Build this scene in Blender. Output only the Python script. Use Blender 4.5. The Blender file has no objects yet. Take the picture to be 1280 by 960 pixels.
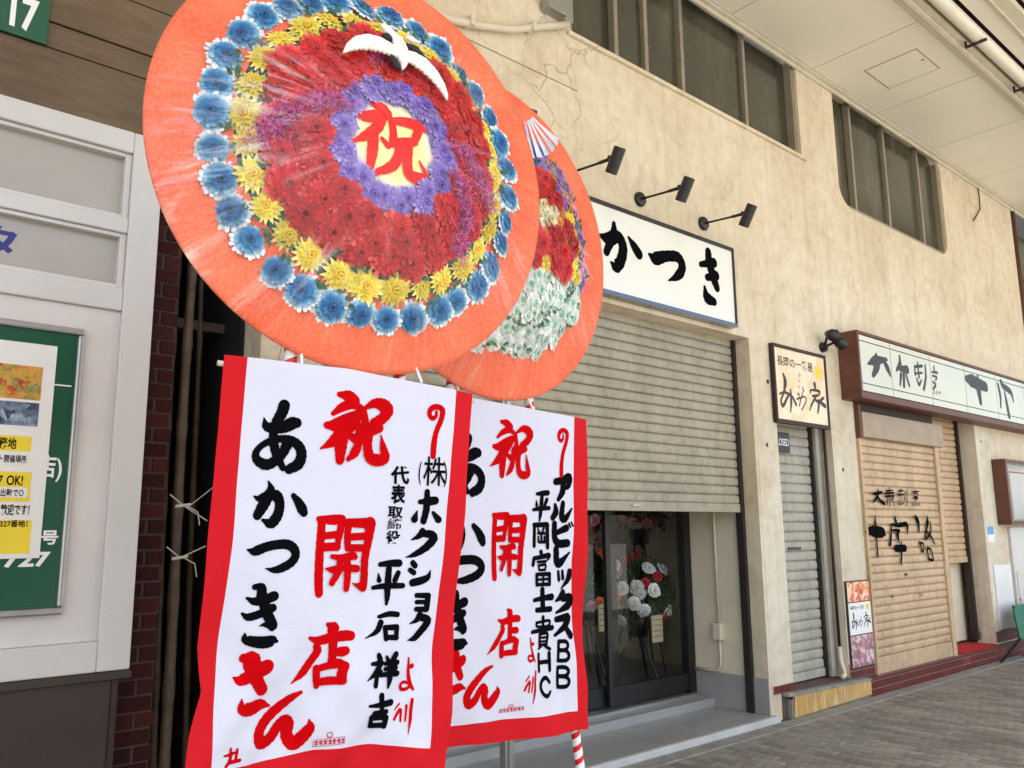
import bpy, math, random
from mathutils import Vector, Matrix, Quaternion
R = random.Random(7)
SC = bpy.context.scene
COL = SC.collection
PI = math.pi

# ------------------------------------------------------------------ camera, sky, sun, exposure
F_PX, PITCH, YAW, ROLL = 1050.7, 0.174573, 0.719930, -0.009473      # photo is 1280 x 960
CAM = Vector((0.0, 0.0, 1.5))
_cy, _sy, _cp, _sp = math.cos(YAW), math.sin(YAW), math.cos(PITCH), math.sin(PITCH)
FWD = Vector((_sy * _cp, _cy * _cp, _sp))
_r0 = Vector((_cy, -_sy, 0))
_u0 = _r0.cross(FWD)
RGT = _r0 * math.cos(ROLL) + _u0 * math.sin(ROLL)
UPV = _u0 * math.cos(ROLL) - _r0 * math.sin(ROLL)
cam_data = bpy.data.cameras.new('camera')
cam_data.sensor_width = 36.0
cam_data.lens = 36.0 * F_PX / 1280.0
cam_data.clip_start, cam_data.clip_end = 0.05, 600
cam = bpy.data.objects.new('camera', cam_data)
COL.objects.link(cam)
cam.matrix_world = Matrix((RGT, UPV, -FWD)).transposed().to_4x4()
cam.location = CAM
SC.camera = cam

SUN_ELEV, SUN_AZ = math.radians(56), math.radians(200)      # azimuth measured from +Y towards +X
world = bpy.data.worlds.new('World')
SC.world = world
world.use_nodes = True
wn = world.node_tree
sky = wn.nodes.new('ShaderNodeTexSky')
sky.sky_type = 'NISHITA'
sky.sun_disc = False
sky.sun_elevation = SUN_ELEV
sky.sun_rotation = SUN_AZ
sky.air_density, sky.dust_density = 1.0, 2.0
wn.links.new(sky.outputs[0], wn.nodes['Background'].inputs[0])
wn.nodes['Background'].inputs[1].default_value = 0.15
sun_data = bpy.data.lights.new('sun', 'SUN')
sun_data.energy, sun_data.angle, sun_data.color = 5.0, math.radians(3), (1.0, 0.93, 0.82)
sun = bpy.data.objects.new('sun', sun_data)
COL.objects.link(sun)
_sd = Vector((math.sin(SUN_AZ) * math.cos(SUN_ELEV), math.cos(SUN_AZ) * math.cos(SUN_ELEV), math.sin(SUN_ELEV)))
sun.rotation_euler = (-_sd).to_track_quat('-Z', 'Y').to_euler()
SC.view_settings.view_transform = 'Standard'
SC.view_settings.look = 'None'
SC.view_settings.exposure = 1.36
SC.view_settings.gamma = 1.0
SC.view_settings.use_curve_mapping = False
SC.render.engine = 'CYCLES'
SC.cycles.max_bounces = 10
SC.cycles.diffuse_bounces = 5
SC.cycles.transparent_max_bounces = 16

# ------------------------------------------------------------------ photo pixel -> point on a known plane
def ray(x, y): return FWD + RGT * ((x - 640) / F_PX) - UPV * ((y - 480) / F_PX)
def onY(x, y, Y):
    d = ray(x, y); return CAM + d * ((Y - CAM.y) / d.y)
def onX(x, y, X):
    d = ray(x, y); return CAM + d * ((X - CAM.x) / d.x)
def onZ(x, y, Z):
    d = ray(x, y); return CAM + d * ((Z - CAM.z) / d.z)

# ------------------------------------------------------------------ mesh and object helpers
class MB:
    def __init__(s): s.v, s.f, s.m = [], [], []
    def quad(s, a, b, c, d, m=0):
        n = len(s.v); s.v += [tuple(a), tuple(b), tuple(c), tuple(d)]; s.f.append((n, n+1, n+2, n+3)); s.m.append(m); return s
    def poly(s, pts, m=0):
        n = len(s.v); s.v += [tuple(p) for p in pts]; s.f.append(tuple(range(n, n + len(pts)))); s.m.append(m); return s
    def box(s, x0, x1, y0, y1, z0, z1, m=0):
        n = len(s.v)
        s.v += [(x0,y0,z0),(x1,y0,z0),(x1,y1,z0),(x0,y1,z0),(x0,y0,z1),(x1,y0,z1),(x1,y1,z1),(x0,y1,z1)]
        for q in ((0,3,2,1),(4,5,6,7),(0,1,5,4),(1,2,6,5),(2,3,7,6),(3,0,4,7)):
            s.f.append(tuple(n + i for i in q)); s.m.append(m)
        return s
    def prism(s, pts, axis, a, b, m=0):
        """closed polygon (2-D) pushed along an axis from a to b; for axis y the 2-D pair is (x, z), x: (y, z), z: (x, y)"""
        def P(p, t): return {'y': (p[0], t, p[1]), 'x': (t, p[0], p[1]), 'z': (p[0], p[1], t)}[axis]
        n, k = len(s.v), len(pts)
        s.v += [P(p, a) for p in pts] + [P(p, b) for p in pts]
        s.f.append(tuple(range(n, n + k))); s.f.append(tuple(range(n + 2*k - 1, n + k - 1, -1))); s.m += [m, m]
        for i in range(k):
            j = (i + 1) % k; s.f.append((n + i, n + j, n + k + j, n + k + i)); s.m.append(m)
        return s
    def tube(s, pts, rad, seg=8, m=0, cap=True, stripes=0):
        pts = [Vector(p) for p in pts]
        n0 = len(s.v); prev = None
        for i, p in enumerate(pts):
            t = (pts[min(i+1, len(pts)-1)] - pts[max(i-1, 0)]).normalized()
            ref = Vector((0, 0, 1)) if abs(t.z) < 0.9 else Vector((1, 0, 0))
            a = t.cross(ref).normalized() if prev is None else (prev - t * prev.dot(t)).normalized()
            prev = a; b = t.cross(a)
            r = rad[i] if isinstance(rad, (list, tuple)) else rad
            tw = stripes * i
            for k in range(seg):
                an = 2*PI*k/seg + tw
                s.v.append(tuple(p + (a * math.cos(an) + b * math.sin(an)) * r))
        for i in range(len(pts) - 1):
            for k in range(seg):
                s.f.append((n0 + i*seg + k, n0 + i*seg + (k+1) % seg, n0 + (i+1)*seg + (k+1) % seg, n0 + (i+1)*seg + k))
                s.m.append((1 if k < seg * 0.36 else 0) if stripes else m)
        if cap:
            s.f.append(tuple(n0 + k for k in range(seg - 1, -1, -1))); s.m.append(m)
            e = n0 + (len(pts) - 1) * seg
            s.f.append(tuple(e + k for k in range(seg))); s.m.append(m)
        return s
    def lathe(s, prof, seg=24, c=(0, 0, 0), axis='z', m=0):
        n0 = len(s.v); c = Vector(c)
        for r, h in prof:
            for k in range(seg):
                a = 2*PI*k/seg; x, y = r*math.cos(a), r*math.sin(a)
                s.v.append(tuple(c + Vector({'z': (x, y, h), 'y': (x, h, y), 'x': (h, x, y)}[axis])))
        for i in range(len(prof) - 1):
            for k in range(seg):
                s.f.append((n0+i*seg+k, n0+i*seg+(k+1)%seg, n0+(i+1)*seg+(k+1)%seg, n0+(i+1)*seg+k)); s.m.append(m)
        return s

def mesh_of(mb, name, mats, off=(0, 0, 0), smooth=False):
    me = bpy.data.meshes.new(name)
    ox, oy, oz = off
    me.from_pydata([(x-ox, y-oy, z-oz) for x, y, z in mb.v], [], mb.f)
    mats = mats if isinstance(mats, (list, tuple)) else [mats]
    for m in mats: me.materials.append(m)
    if len(mats) > 1: me.polygons.foreach_set('material_index', mb.m)
    if smooth: me.polygons.foreach_set('use_smooth', [True] * len(me.polygons))
    me.update()
    return me
def origin_of(o):
    p = Vector((0, 0, 0))
    while o: p += o.location; o = o.parent
    return p
def link(name, me, parent=None, loc=(0, 0, 0)):
    o = bpy.data.objects.new(name, me); COL.objects.link(o); o.parent = parent; o.location = loc
    return o
def part(name, mb, mats, parent=None, smooth=False, local=False, bevel=0, kind=None, label=None):
    """a mesh built in world coordinates (or the parent's own when local) as a child of parent"""
    off = (0, 0, 0) if (local or parent is None) else origin_of(parent)
    o = link(name, mesh_of(mb, name, mats, off, smooth), parent)
    if bevel:
        b = o.modifiers.new('bevel', 'BEVEL'); b.width = bevel; b.segments = 2; b.limit_method = 'ANGLE'
    if kind: o['kind'] = kind
    if label: o['label'] = label
    return o
def piece(name, me, parent, pos, rot=None):
    """a repeat of shared mesh data at a world position under parent"""
    o = link(name, me, parent, Vector(pos) - origin_of(parent))
    if rot: o.rotation_euler = rot
    return o
def thing(name, label, cat, loc=(0, 0, 0), rotz=0, group=None):
    o = bpy.data.objects.new(name, None); COL.objects.link(o)
    o.location = loc; o.rotation_euler = (0, 0, rotz); o.empty_display_size = 0.2
    o['label'] = label; o['category'] = cat
    if group: o['group'] = group
    return o
def tag(o, label, cat, group=None):
    o['label'] = label; o['category'] = cat
    if group: o['group'] = group
    return o
def structure(o): o['kind'] = 'structure'; return o

# ------------------------------------------------------------------ materials
def lin(c): return c / 12.92 if c <= 0.04045 else ((c + 0.055) / 1.055) ** 2.4
def rgb(r, g, b): return (lin(r/255), lin(g/255), lin(b/255), 1)
class NT:
    def __init__(s, name):
        s.mat = bpy.data.materials.new(name); s.mat.use_nodes = True
        s.t = s.mat.node_tree; s.b = s.t.nodes['Principled BSDF']; s.out = s.t.nodes['Material Output']
    def n(s, typ, **kw):
        x = s.t.nodes.new(typ)
        for k, v in kw.items():
            if hasattr(x, k): setattr(x, k, v)
            else: x.inputs[k.replace('_', ' ')].default_value = v
        return x
    def l(s, a, b): s.t.links.new(a, b)
    def coord(s, kind='Object', scale=(1, 1, 1)):
        tc = s.n('ShaderNodeTexCoord'); mp = s.n('ShaderNodeMapping'); mp.inputs['Scale'].default_value = scale
        s.l(tc.outputs[kind], mp.inputs[0]); return mp.outputs[0]
    def noise(s, vec, scale, detail=4, rough=0.55, dist=0):
        x = s.n('ShaderNodeTexNoise', Scale=scale, Detail=detail, Roughness=rough, Distortion=dist); s.l(vec, x.inputs['Vector']); return x.outputs['Fac']
    def ramp(s, fac, stops, interp='LINEAR'):
        x = s.n('ShaderNodeValToRGB'); cr = x.color_ramp; cr.interpolation = interp
        while len(cr.elements) < len(stops): cr.elements.new(0.5)
        for e, (p, c) in zip(cr.elements, stops):
            e.position = p; e.color = c if len(c) == 4 else (*c, 1)
        s.l(fac, x.inputs[0]); return x.outputs[0]
    def mix(s, fac, a, b, mode='MIX'):
        x = s.n('ShaderNodeMix', data_type='RGBA', blend_type=mode)
        for i, v in ((0, fac), (6, a), (7, b)):
            if hasattr(v, 'links'): s.l(v, x.inputs[i])
            else: x.inputs[i].default_value = v
        return x.outputs[2]
    def bump(s, h, strength=0.3, dist=0.01):
        x = s.n('ShaderNodeBump', Strength=strength, Distance=dist); s.l(h, x.inputs['Height']); s.l(x.outputs[0], s.b.inputs['Normal']); return x
    def base(s, c, rough=0.6, metal=0, spec=None):
        if hasattr(c, 'links'): s.l(c, s.b.inputs['Base Color'])
        else: s.b.inputs['Base Color'].default_value = c
        s.b.inputs['Roughness'].default_value = rough; s.b.inputs['Metallic'].default_value = metal
        if spec is not None: s.b.inputs['Specular IOR Level'].default_value = spec
        return s
W_ = (1, 1, 1, 1); K_ = (0, 0, 0, 1)
def plain(name, col, rough=0.55, metal=0, var=0.18, scale=6.0, bump=0.0, spec=None, bscale=60):
    t = NT(name); v = t.coord()
    f = t.noise(v, scale, 5, 0.6)
    dark = tuple(c * (1 - var) for c in col[:3]) + (1,); light = tuple(min(1, c * (1 + var * 0.6)) for c in col[:3]) + (1,)
    t.base(t.ramp(f, [(0.3, dark), (0.7, light)]), rough, metal, spec)
    if bump: t.bump(t.noise(v, bscale, 4), bump, 0.004)
    return t.mat
def mat_random(name, cols, rough=0.7, bump=0.3, scale=25, spec=None, stain=False):
    """colour picked per object or per island, with grain"""
    t = NT(name); oi = t.n('ShaderNodeObjectInfo'); ge = t.n('ShaderNodeNewGeometry')
    ad = t.n('ShaderNodeMath', operation='ADD'); t.l(oi.outputs['Random'], ad.inputs[0]); t.l(ge.outputs['Random Per Island'], ad.inputs[1])
    fr = t.n('ShaderNodeMath', operation='FRACT'); t.l(ad.outputs[0], fr.inputs[0])
    c = t.ramp(fr.outputs[0], [(i / max(1, len(cols) - 1), k) for i, k in enumerate(cols)])
    v = t.coord(); f = t.noise(v, scale, 5, 0.65)
    if stain: c = t.mix(0.7, c, t.ramp(t.noise(ge.outputs['Position'], 1.6, 6, 0.7, 0.5), [(0.33, (0.52, 0.5, 0.47, 1)), (0.6, (1.06, 1.06, 1.06, 1))]), 'MULTIPLY')
    t.base(t.mix(0.55, c, t.ramp(f, [(0.3, (0.45, 0.45, 0.45, 1)), (0.7, (1.15, 1.15, 1.15, 1))]), 'MULTIPLY'), rough, 0, spec)
    t.bump(f, bump, 0.004)
    return t.mat
def mat_glass(name, tint=(1, 1, 1, 1), rough=0.02, extra=0.0):
    t = NT(name); t.t.nodes.remove(t.b)
    tr = t.n('ShaderNodeBsdfTransparent'); tr.inputs[0].default_value = tint
    gl = t.n('ShaderNodeBsdfGlossy', Roughness=rough); fr = t.n('ShaderNodeFresnel', IOR=1.45)
    ad = t.n('ShaderNodeMath', operation='ADD'); ad.inputs[1].default_value = extra; t.l(fr.outputs[0], ad.inputs[0])
    mx = t.n('ShaderNodeMixShader'); t.l(ad.outputs[0], mx.inputs[0]); t.l(tr.outputs[0], mx.inputs[1]); t.l(gl.outputs[0], mx.inputs[2])
    t.l(mx.outputs[0], t.out.inputs[0]); return t.mat
def mat_petal(name, stops, r, rough=0.7):
    """real petal colour by distance from the flower's own centre"""
    t = NT(name); tc = t.n('ShaderNodeTexCoord'); ln = t.n('ShaderNodeVectorMath', operation='LENGTH'); t.l(tc.outputs['Object'], ln.inputs[0])
    dv = t.n('ShaderNodeMath', operation='DIVIDE'); dv.inputs[1].default_value = r; t.l(ln.outputs['Value'], dv.inputs[0])
    nz = t.noise(tc.outputs['Object'], 180, 2); ad = t.n('ShaderNodeMath', operation='MULTIPLY_ADD'); ad.inputs[1].default_value = 0.25
    sb = t.n('ShaderNodeMath', operation='SUBTRACT'); sb.inputs[1].default_value = 0.12
    t.l(nz, ad.inputs[0]); t.l(dv.outputs[0], ad.inputs[2]); t.l(ad.outputs[0], sb.inputs[0])
    oi = t.n('ShaderNodeObjectInfo'); fade = t.ramp(oi.outputs['Random'], [(0, (0.78, 0.76, 0.76, 1)), (0.5, (1, 1, 1, 1)), (1, (1.12, 1.1, 1.06, 1))])
    t.base(t.mix(1.0, t.ramp(sb.outputs[0], stops), fade, 'MULTIPLY'), rough, 0, 0.25)
    ge = t.n('ShaderNodeNewGeometry'); pet = t.ramp(ge.outputs['Random Per Island'], [(0, (0.72, 0.72, 0.72, 1)), (1, (1.12, 1.12, 1.12, 1))])  # random tone per petal, put in as shading between petals
    lk = t.b.inputs['Base Color'].links[0].from_socket; t.l(t.mix(1.0, lk, pet, 'MULTIPLY'), t.b.inputs['Base Color'])
    return t.mat

M = {}
def stucco(name, c_dark, c_mid, c_light):
    t = NT(name); v = t.coord()
    big = t.noise(v, 0.7, 6, 0.6); small = t.noise(v, 9, 6, 0.7); fine = t.noise(v, 70, 4, 0.7)
    c = t.ramp(big, [(0.28, c_dark), (0.5, c_mid), (0.72, c_light)])
    c = t.mix(0.35, c, t.ramp(small, [(0.3, (0.62, 0.58, 0.52, 1)), (0.62, (1.05, 1.05, 1.05, 1))]), 'MULTIPLY')
    # dirt that has run down the wall
    vs = t.coord('Object', (9, 9, 0.35)); st = t.noise(vs, 1.2, 5, 0.7)
    c = t.mix(0.3, c, t.ramp(st, [(0.30, (0.60, 0.54, 0.44, 1)), (0.5, (1, 1, 1, 1))]), 'MULTIPLY')
    c = t.mix(0.4, c, t.ramp(t.noise(v, 2.7, 7, 0.75, 0.8), [(0.36, (0.66, 0.60, 0.50, 1)), (0.50, (1, 1, 1, 1))]), 'MULTIPLY')
    # hairline cracks, only in weathered patches
    wob = t.n('ShaderNodeTexNoise', Scale=3.0, Detail=4.0); t.l(v, wob.inputs['Vector'])
    mv = t.n('ShaderNodeMix', data_type='RGBA'); mv.inputs[0].default_value = 0.25; t.l(v, mv.inputs[6]); t.l(wob.outputs['Color'], mv.inputs[7])
    vo = t.n('ShaderNodeTexVoronoi', feature='DISTANCE_TO_EDGE', Scale=2.6); t.l(mv.outputs[2], vo.inputs['Vector'])
    cr = t.ramp(vo.outputs['Distance'], [(0.0, (1, 1, 1, 1)), (0.014, (0, 0, 0, 1))])
    sxyz = t.n('ShaderNodeSeparateXYZ'); t.l(v, sxyz.inputs[0])
    gx = t.n('ShaderNodeMapRange'); gx.inputs[1].default_value = 0.5; gx.inputs[2].default_value = -3.5; gx.inputs[3].default_value = -0.12; gx.inputs[4].default_value = 0.12; t.l(sxyz.outputs[0], gx.inputs[0])
    sm = t.n('ShaderNodeMath', operation='ADD'); t.l(t.noise(v, 0.8, 3), sm.inputs[0]); t.l(gx.outputs[0], sm.inputs[1])
    msk = t.ramp(sm.outputs[0], [(0.50, K_), (0.62, W_)])
    cf = t.n('ShaderNodeMath', operation='MULTIPLY'); t.l(cr, cf.inputs[0]); t.l(msk, cf.inputs[1])
    cf2 = t.n('ShaderNodeMath', operation='MULTIPLY'); cf2.inputs[1].default_value = 0.42; t.l(cf.outputs[0], cf2.inputs[0])
    c = t.mix(cf2.outputs[0], c, (0.16, 0.12, 0.08, 1))
    t.base(c, 0.85, 0, 0.2)
    h = t.n('ShaderNodeMath', operation='SUBTRACT'); t.l(fine, h.inputs[0]); t.l(cf.outputs[0], h.inputs[1])
    t.bump(h.outputs[0], 0.6, 0.007)
    return t.mat
def grimy(name, col):
    t = NT(name); ge = t.n('ShaderNodeNewGeometry'); p = ge.outputs['Position']
    mp = t.n('ShaderNodeMapping'); mp.inputs['Scale'].default_value = (3, 3, 0.8); t.l(p, mp.inputs[0])
    a = t.noise(mp.outputs[0], 1.3, 6, 0.7); b = t.noise(p, 14, 5, 0.7); c_ = t.noise(p, 60, 3)
    c = t.ramp(a, [(0.3, tuple(k * 0.72 for k in col[:3]) + (1,)), (0.6, col)])
    c = t.mix(0.35, c, t.ramp(b, [(0.34, (0.5, 0.45, 0.38, 1)), (0.5, (1, 1, 1, 1))]), 'MULTIPLY')
    t.base(c, 0.5, 0, 0.35); t.l(t.ramp(b, [(0.3, (0.75, 0.75, 0.75, 1)), (0.6, (0.4, 0.4, 0.4, 1))]), t.b.inputs['Roughness']); t.bump(a, 0.25, 0.02)
    return t.mat
M['stucco'] = stucco('cream stucco', rgb(202, 187, 160), rgb(216, 203, 179), rgb(226, 216, 196))
M['pier'] = stucco('pale pier render', rgb(200, 190, 168), rgb(214, 206, 186), rgb(222, 216, 200))
M['inner_wall'] = plain('shop reveal plaster', rgb(214, 203, 178), 0.8, var=0.06)
M['room'] = plain('shop interior plaster', rgb(226, 221, 206), 0.8, var=0.08)
M['grey_tile'] = plain('grey floor tile', rgb(150, 150, 148), 0.35, var=0.12, scale=3, bump=0.1)
M['white_edge'] = plain('step nosing', rgb(190, 190, 186), 0.6, var=0.15, bump=0.2)
M['concrete'] = plain('kerb concrete', rgb(140, 138, 130), 0.85, var=0.3, scale=8, bump=0.5)
M['shutter'] = grimy('beige shutter paint', rgb(164, 156, 137))
M['shutter_grey'] = grimy('grey shutter paint', rgb(172, 169, 156))
M['shutter_tan'] = grimy('tan shutter paint', rgb(200, 172, 138))
M['shutter_box'] = plain('shutter box paint', rgb(160, 140, 116), 0.5, var=0.15)
M['black'] = plain('black metal', rgb(22, 22, 24), 0.4, var=0.2)
M['rail'] = plain('dark guide rail', rgb(40, 34, 32), 0.5, var=0.2)
M['alu'] = plain('aluminium', rgb(168, 168, 164), 0.38, 0.7, var=0.12)
M['alu_bronze'] = plain('bronze window frame', rgb(158, 150, 132), 0.45, 0.4, var=0.15)
M['pane_dark'] = None
t = NT('mottled dark window pane'); v = t.coord('Object', (1, 1, 0.35)); f = t.noise(v, 1.6, 5, 0.6)
t.base(t.ramp(f, [(0.3, rgb(46, 46, 38)), (0.5, rgb(66, 64, 52)), (0.72, rgb(98, 94, 78))]), 0.16, 0, 0.7); M['pane_dark'] = t.mat  # opaque dark glossy pane, its tone mottled by noise
M['frost'] = plain('frosted pane', rgb(172, 166, 156), 0.35, var=0.1, scale=1.2)
M['white_frame'] = plain('white painted frame', rgb(205, 203, 198), 0.4, var=0.07, scale=2)
M['white_panel'] = plain('white enamel panel', rgb(214, 210, 205), 0.22, var=0.1, scale=1.6)
t = NT('brown cladding'); v = t.coord('Object', (0.6, 1, 3)); f = t.noise(v, 5, 6, 0.7); v2 = t.coord(); g = t.noise(v2, 1.3, 4)
t.base(t.mix(0.5, t.ramp(f, [(0.3, rgb(92, 74, 56)), (0.7, rgb(118, 98, 76))]), t.ramp(g, [(0.35, (0.7, 0.7, 0.7, 1)), (0.65, (1.1, 1.1, 1.1, 1))]), 'MULTIPLY'), 0.6, 0, 0.3); M['cladding'] = t.mat
M['brown_base'] = plain('brown base panel', rgb(50, 38, 30), 0.45, var=0.2)
M['brown_metal'] = plain('brown sign casing', rgb(98, 58, 44), 0.5, var=0.22, scale=4)
M['dark_brown'] = plain('dark brown board', rgb(48, 28, 22), 0.6, var=0.25)
M['brick'] = mat_random('dark red brick', [rgb(60, 24, 22), rgb(50, 20, 19), rgb(70, 31, 27)], 0.8, spec=0.15)
M['mortar'] = plain('mortar', rgb(74, 62, 54), 0.9, var=0.25)
M['red_tile'] = mat_random('oxblood tile', [rgb(108, 38, 34), rgb(92, 30, 30), rgb(122, 52, 46)], 0.35, 0.15)
M['tile_joint'] = plain('pale tile joint', rgb(168, 140, 124), 0.9, var=0.25)
M['paver'] = mat_random('paver', [rgb(140, 136, 126), rgb(124, 119, 109), rgb(152, 147, 136), rgb(132, 126, 114)], 0.8, 0.5, 30, stain=True)
M['paver_light'] = mat_random('pale paver', [rgb(150, 146, 134), rgb(138, 134, 122), rgb(162, 158, 146)], 0.8, 0.5, 30, stain=True)
M['bounce_road'] = plain('pale bounce road', rgb(190, 186, 178), 0.9, var=0.2, scale=3, bump=0.5)  # made pale so the unseen road bounces sunlight up to the soffit
M['ground'] = plain('paving joint sand', rgb(78, 72, 62), 0.95, var=0.3, scale=14, bump=0.6)
M['soffit'] = plain('soffit panel enamel', rgb(226, 221, 204), 0.4, var=0.06, scale=0.9, spec=0.35)
M['soffit_out'] = plain('outer soffit panel', rgb(234, 224, 196), 0.45, var=0.05, scale=0.9)
M['soffit_trim'] = plain('soffit trim', rgb(200, 194, 172), 0.45, var=0.12)
M['white_pipe'] = plain('white pipe', rgb(214, 208, 192), 0.35, var=0.06)
M['sign_white'] = plain('white acrylic sign', rgb(226, 226, 218), 0.12, var=0.03, scale=1, spec=0.5)
M['sign_cream'] = plain('cream acrylic sign', rgb(206, 206, 186), 0.12, var=0.06, scale=1.5, spec=0.5)
M['ink'] = plain('black ink', rgb(7, 8, 12), 0.9, var=0.3, scale=40, spec=0.05)
M['ink_grey'] = plain('weathered black lettering', rgb(44, 42, 42), 0.5, var=0.3, scale=12)
M['red_ink'] = plain('red ink', rgb(186, 3, 10), 0.9, var=0.12, scale=40, spec=0.05)
M['orange_ink'] = plain('scarlet felt', rgb(232, 40, 34), 0.8, var=0.06, spec=0.1)
M['yellow'] = plain('yellow print', rgb(232, 205, 40), 0.5, var=0.06)
M['white'] = plain('white print', rgb(232, 232, 230), 0.5, var=0.04)
M['blue_print'] = plain('navy print', rgb(34, 38, 120), 0.45, var=0.06)
M['green_board'] = plain('green enamel board', rgb(18, 82, 58), 0.25, var=0.1, scale=2)
M['poster'] = plain('poster paper', rgb(226, 224, 218), 0.35, var=0.03)
def cloth(name, col):
    t = NT(name); v = t.coord(); mpv = t.n('ShaderNodeMapping'); mpv.inputs['Rotation'].default_value = (0, math.radians(38), 0); mpv.inputs['Scale'].default_value = (3, 3, 10); t.l(v, mpv.inputs[0]); w = t.noise(mpv.outputs[0], 1.0, 4, 0.55, 1.2); f = t.noise(v, 600, 2)
    t.base(t.ramp(t.noise(v, 3, 4), [(0.3, tuple(c * 0.94 for c in col[:3]) + (1,)), (0.7, col)]), 0.75, 0, 0.15)
    b = t.n('ShaderNodeMath', operation='MULTIPLY_ADD'); b.inputs[1].default_value = 0.02; t.l(f, b.inputs[0]); t.l(w, b.inputs[2])
    t.bump(b.outputs[0], 0.22, 0.02)
    # thin fabric lets some light through
    td = t.n('ShaderNodeBsdfTranslucent'); td.inputs[0].default_value = col
    mx = t.n('ShaderNodeMixShader'); mx.inputs[0].default_value = 0.18
    t.l(t.b.outputs[0], mx.inputs[1]); t.l(td.outputs[0], mx.inputs[2]); t.l(mx.outputs[0], t.out.inputs[0])
    return t.mat
M['cloth_white'] = cloth('white banner cloth', rgb(216, 217, 230))
M['cloth_red'] = cloth('red banner cloth', rgb(206, 24, 34))
t = NT('orange crepe paper'); v = t.coord(); f = t.noise(v, 130, 4, 0.7, 0.4); g = t.noise(v, 5, 3)
t.base(t.mix(0.5, t.ramp(f, [(0.33, rgb(226, 78, 46)), (0.66, rgb(254, 140, 100))]), t.ramp(g, [(0.3, rgb(232, 84, 50)), (0.7, rgb(250, 130, 88))])), 0.6, 0, 0.2); t.bump(f, 0.7, 0.004); M['crepe'] = t.mat
M['leaf'] = plain('green foil leaf', rgb(28, 92, 60), 0.5, var=0.4, scale=30)
M['leaf_dark'] = plain('dark foliage', rgb(52, 84, 36), 0.6, var=0.4, scale=20)
t = NT('yellow centre sprayed out to lavender'); tc = t.n('ShaderNodeTexCoord'); ln = t.n('ShaderNodeVectorMath', operation='LENGTH'); t.l(tc.outputs['Object'], ln.inputs[0])
nz = t.noise(tc.outputs['Object'], 40, 3); ma = t.n('ShaderNodeMath', operation='MULTIPLY_ADD'); ma.inputs[1].default_value = 0.03; t.l(nz, ma.inputs[0]); t.l(ln.outputs['Value'], ma.inputs[2])
t.base(t.ramp(ma.outputs[0], [(0.0, rgb(244, 236, 178)), (0.098, rgb(244, 232, 150)), (0.122, rgb(238, 228, 190)), (0.146, rgb(176, 156, 206)), (0.16, rgb(140, 116, 190))]), 0.7, 0, 0.2); M['plate'] = t.mat
M['crane_white'] = plain('white felt', rgb(240, 236, 226), 0.7, var=0.05, scale=20, bump=0.3)
M['crane_black'] = plain('black felt', rgb(28, 24, 34), 0.7, var=0.2)
t = NT('magenta tinsel'); t.base(t.ramp(t.noise(t.coord(), 90, 2), [(0.35, rgb(120, 18, 84)), (0.65, rgb(214, 112, 172))]), 0.25, 0.5); M['tinsel'] = t.mat
t = NT('clear wrapping film'); t.t.nodes.remove(t.b)
tc = t.n('ShaderNodeTexCoord'); sx = t.n('ShaderNodeSeparateXYZ'); t.l(tc.outputs['UV'], sx.inputs[0])
cx = t.n('ShaderNodeCombineXYZ'); ml = t.n('ShaderNodeMath', operation='MULTIPLY'); ml.inputs[1].default_value = 34; t.l(sx.outputs[0], ml.inputs[0]); t.l(ml.outputs[0], cx.inputs[0]); t.l(sx.outputs[1], cx.inputs[1])
nz = t.noise(cx.outputs[0], 1.6, 4, 0.6, 0.6); bp = t.n('ShaderNodeBump', Strength=0.7, Distance=0.012); t.l(nz, bp.inputs['Height'])
tr = t.n('ShaderNodeBsdfTransparent'); tr.inputs[0].default_value = (0.97, 0.97, 0.97, 1)
gl = t.n('ShaderNodeBsdfGlossy', Roughness=0.22); t.l(bp.outputs[0], gl.inputs['Normal'])
cr1 = t.ramp(t.noise(cx.outputs[0], 2.4, 5, 0.7, 0.8), [(0.48, K_), (0.74, (0.40, 0.40, 0.40, 1))]); cr2 = t.ramp(t.noise(tc.outputs['Object'], 4.5, 2), [(0.42, K_), (0.62, W_)])  # noise streaks put crease highlights into the film as extra gloss
rfade = t.ramp(sx.outputs[1], [(0.25, K_), (0.5, W_)]); m1 = t.n('ShaderNodeMath', operation='MULTIPLY'); t.l(cr1, m1.inputs[0]); t.l(cr2, m1.inputs[1]); m2 = t.n('ShaderNodeMath', operation='MULTIPLY'); t.l(m1.outputs[0], m2.inputs[0]); t.l(rfade, m2.inputs[1])
fr = t.n('ShaderNodeMath', operation='ADD'); fr.inputs[1].default_value = 0.032; t.l(m2.outputs[0], fr.inputs[0])
mx = t.n('ShaderNodeMixShader'); t.l(fr.outputs[0], mx.inputs[0]); t.l(tr.outputs[0], mx.inputs[1]); t.l(gl.outputs[0], mx.inputs[2]); t.l(mx.outputs[0], t.out.inputs[0])
M['film'] = t.mat
M['glass'] = mat_glass('clear shop glass', (0.95, 0.96, 0.95, 1), 0.01, 0.0)
M['pole_white'] = plain('white ribbon', rgb(232, 230, 228), 0.45, var=0.05)
M['pole_red'] = plain('red ribbon', rgb(206, 30, 30), 0.4, var=0.08)
M['bamboo'] = plain('old bamboo', rgb(74, 58, 38), 0.6, var=0.6, scale=9, bump=0.3)
M['wire'] = plain('tie wire', rgb(190, 184, 170), 0.4, var=0.1)
M['dark_void'] = plain('shade-black wall', rgb(22, 20, 19), 0.95, var=0.3)  # near-black base colour stands in for the alley's deep shade
M['pvc'] = plain('cream conduit', rgb(206, 198, 176), 0.4, var=0.06)
M['mat_red'] = plain('red carpet', rgb(176, 18, 26), 0.95, var=0.15, scale=30, bump=0.5)
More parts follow.
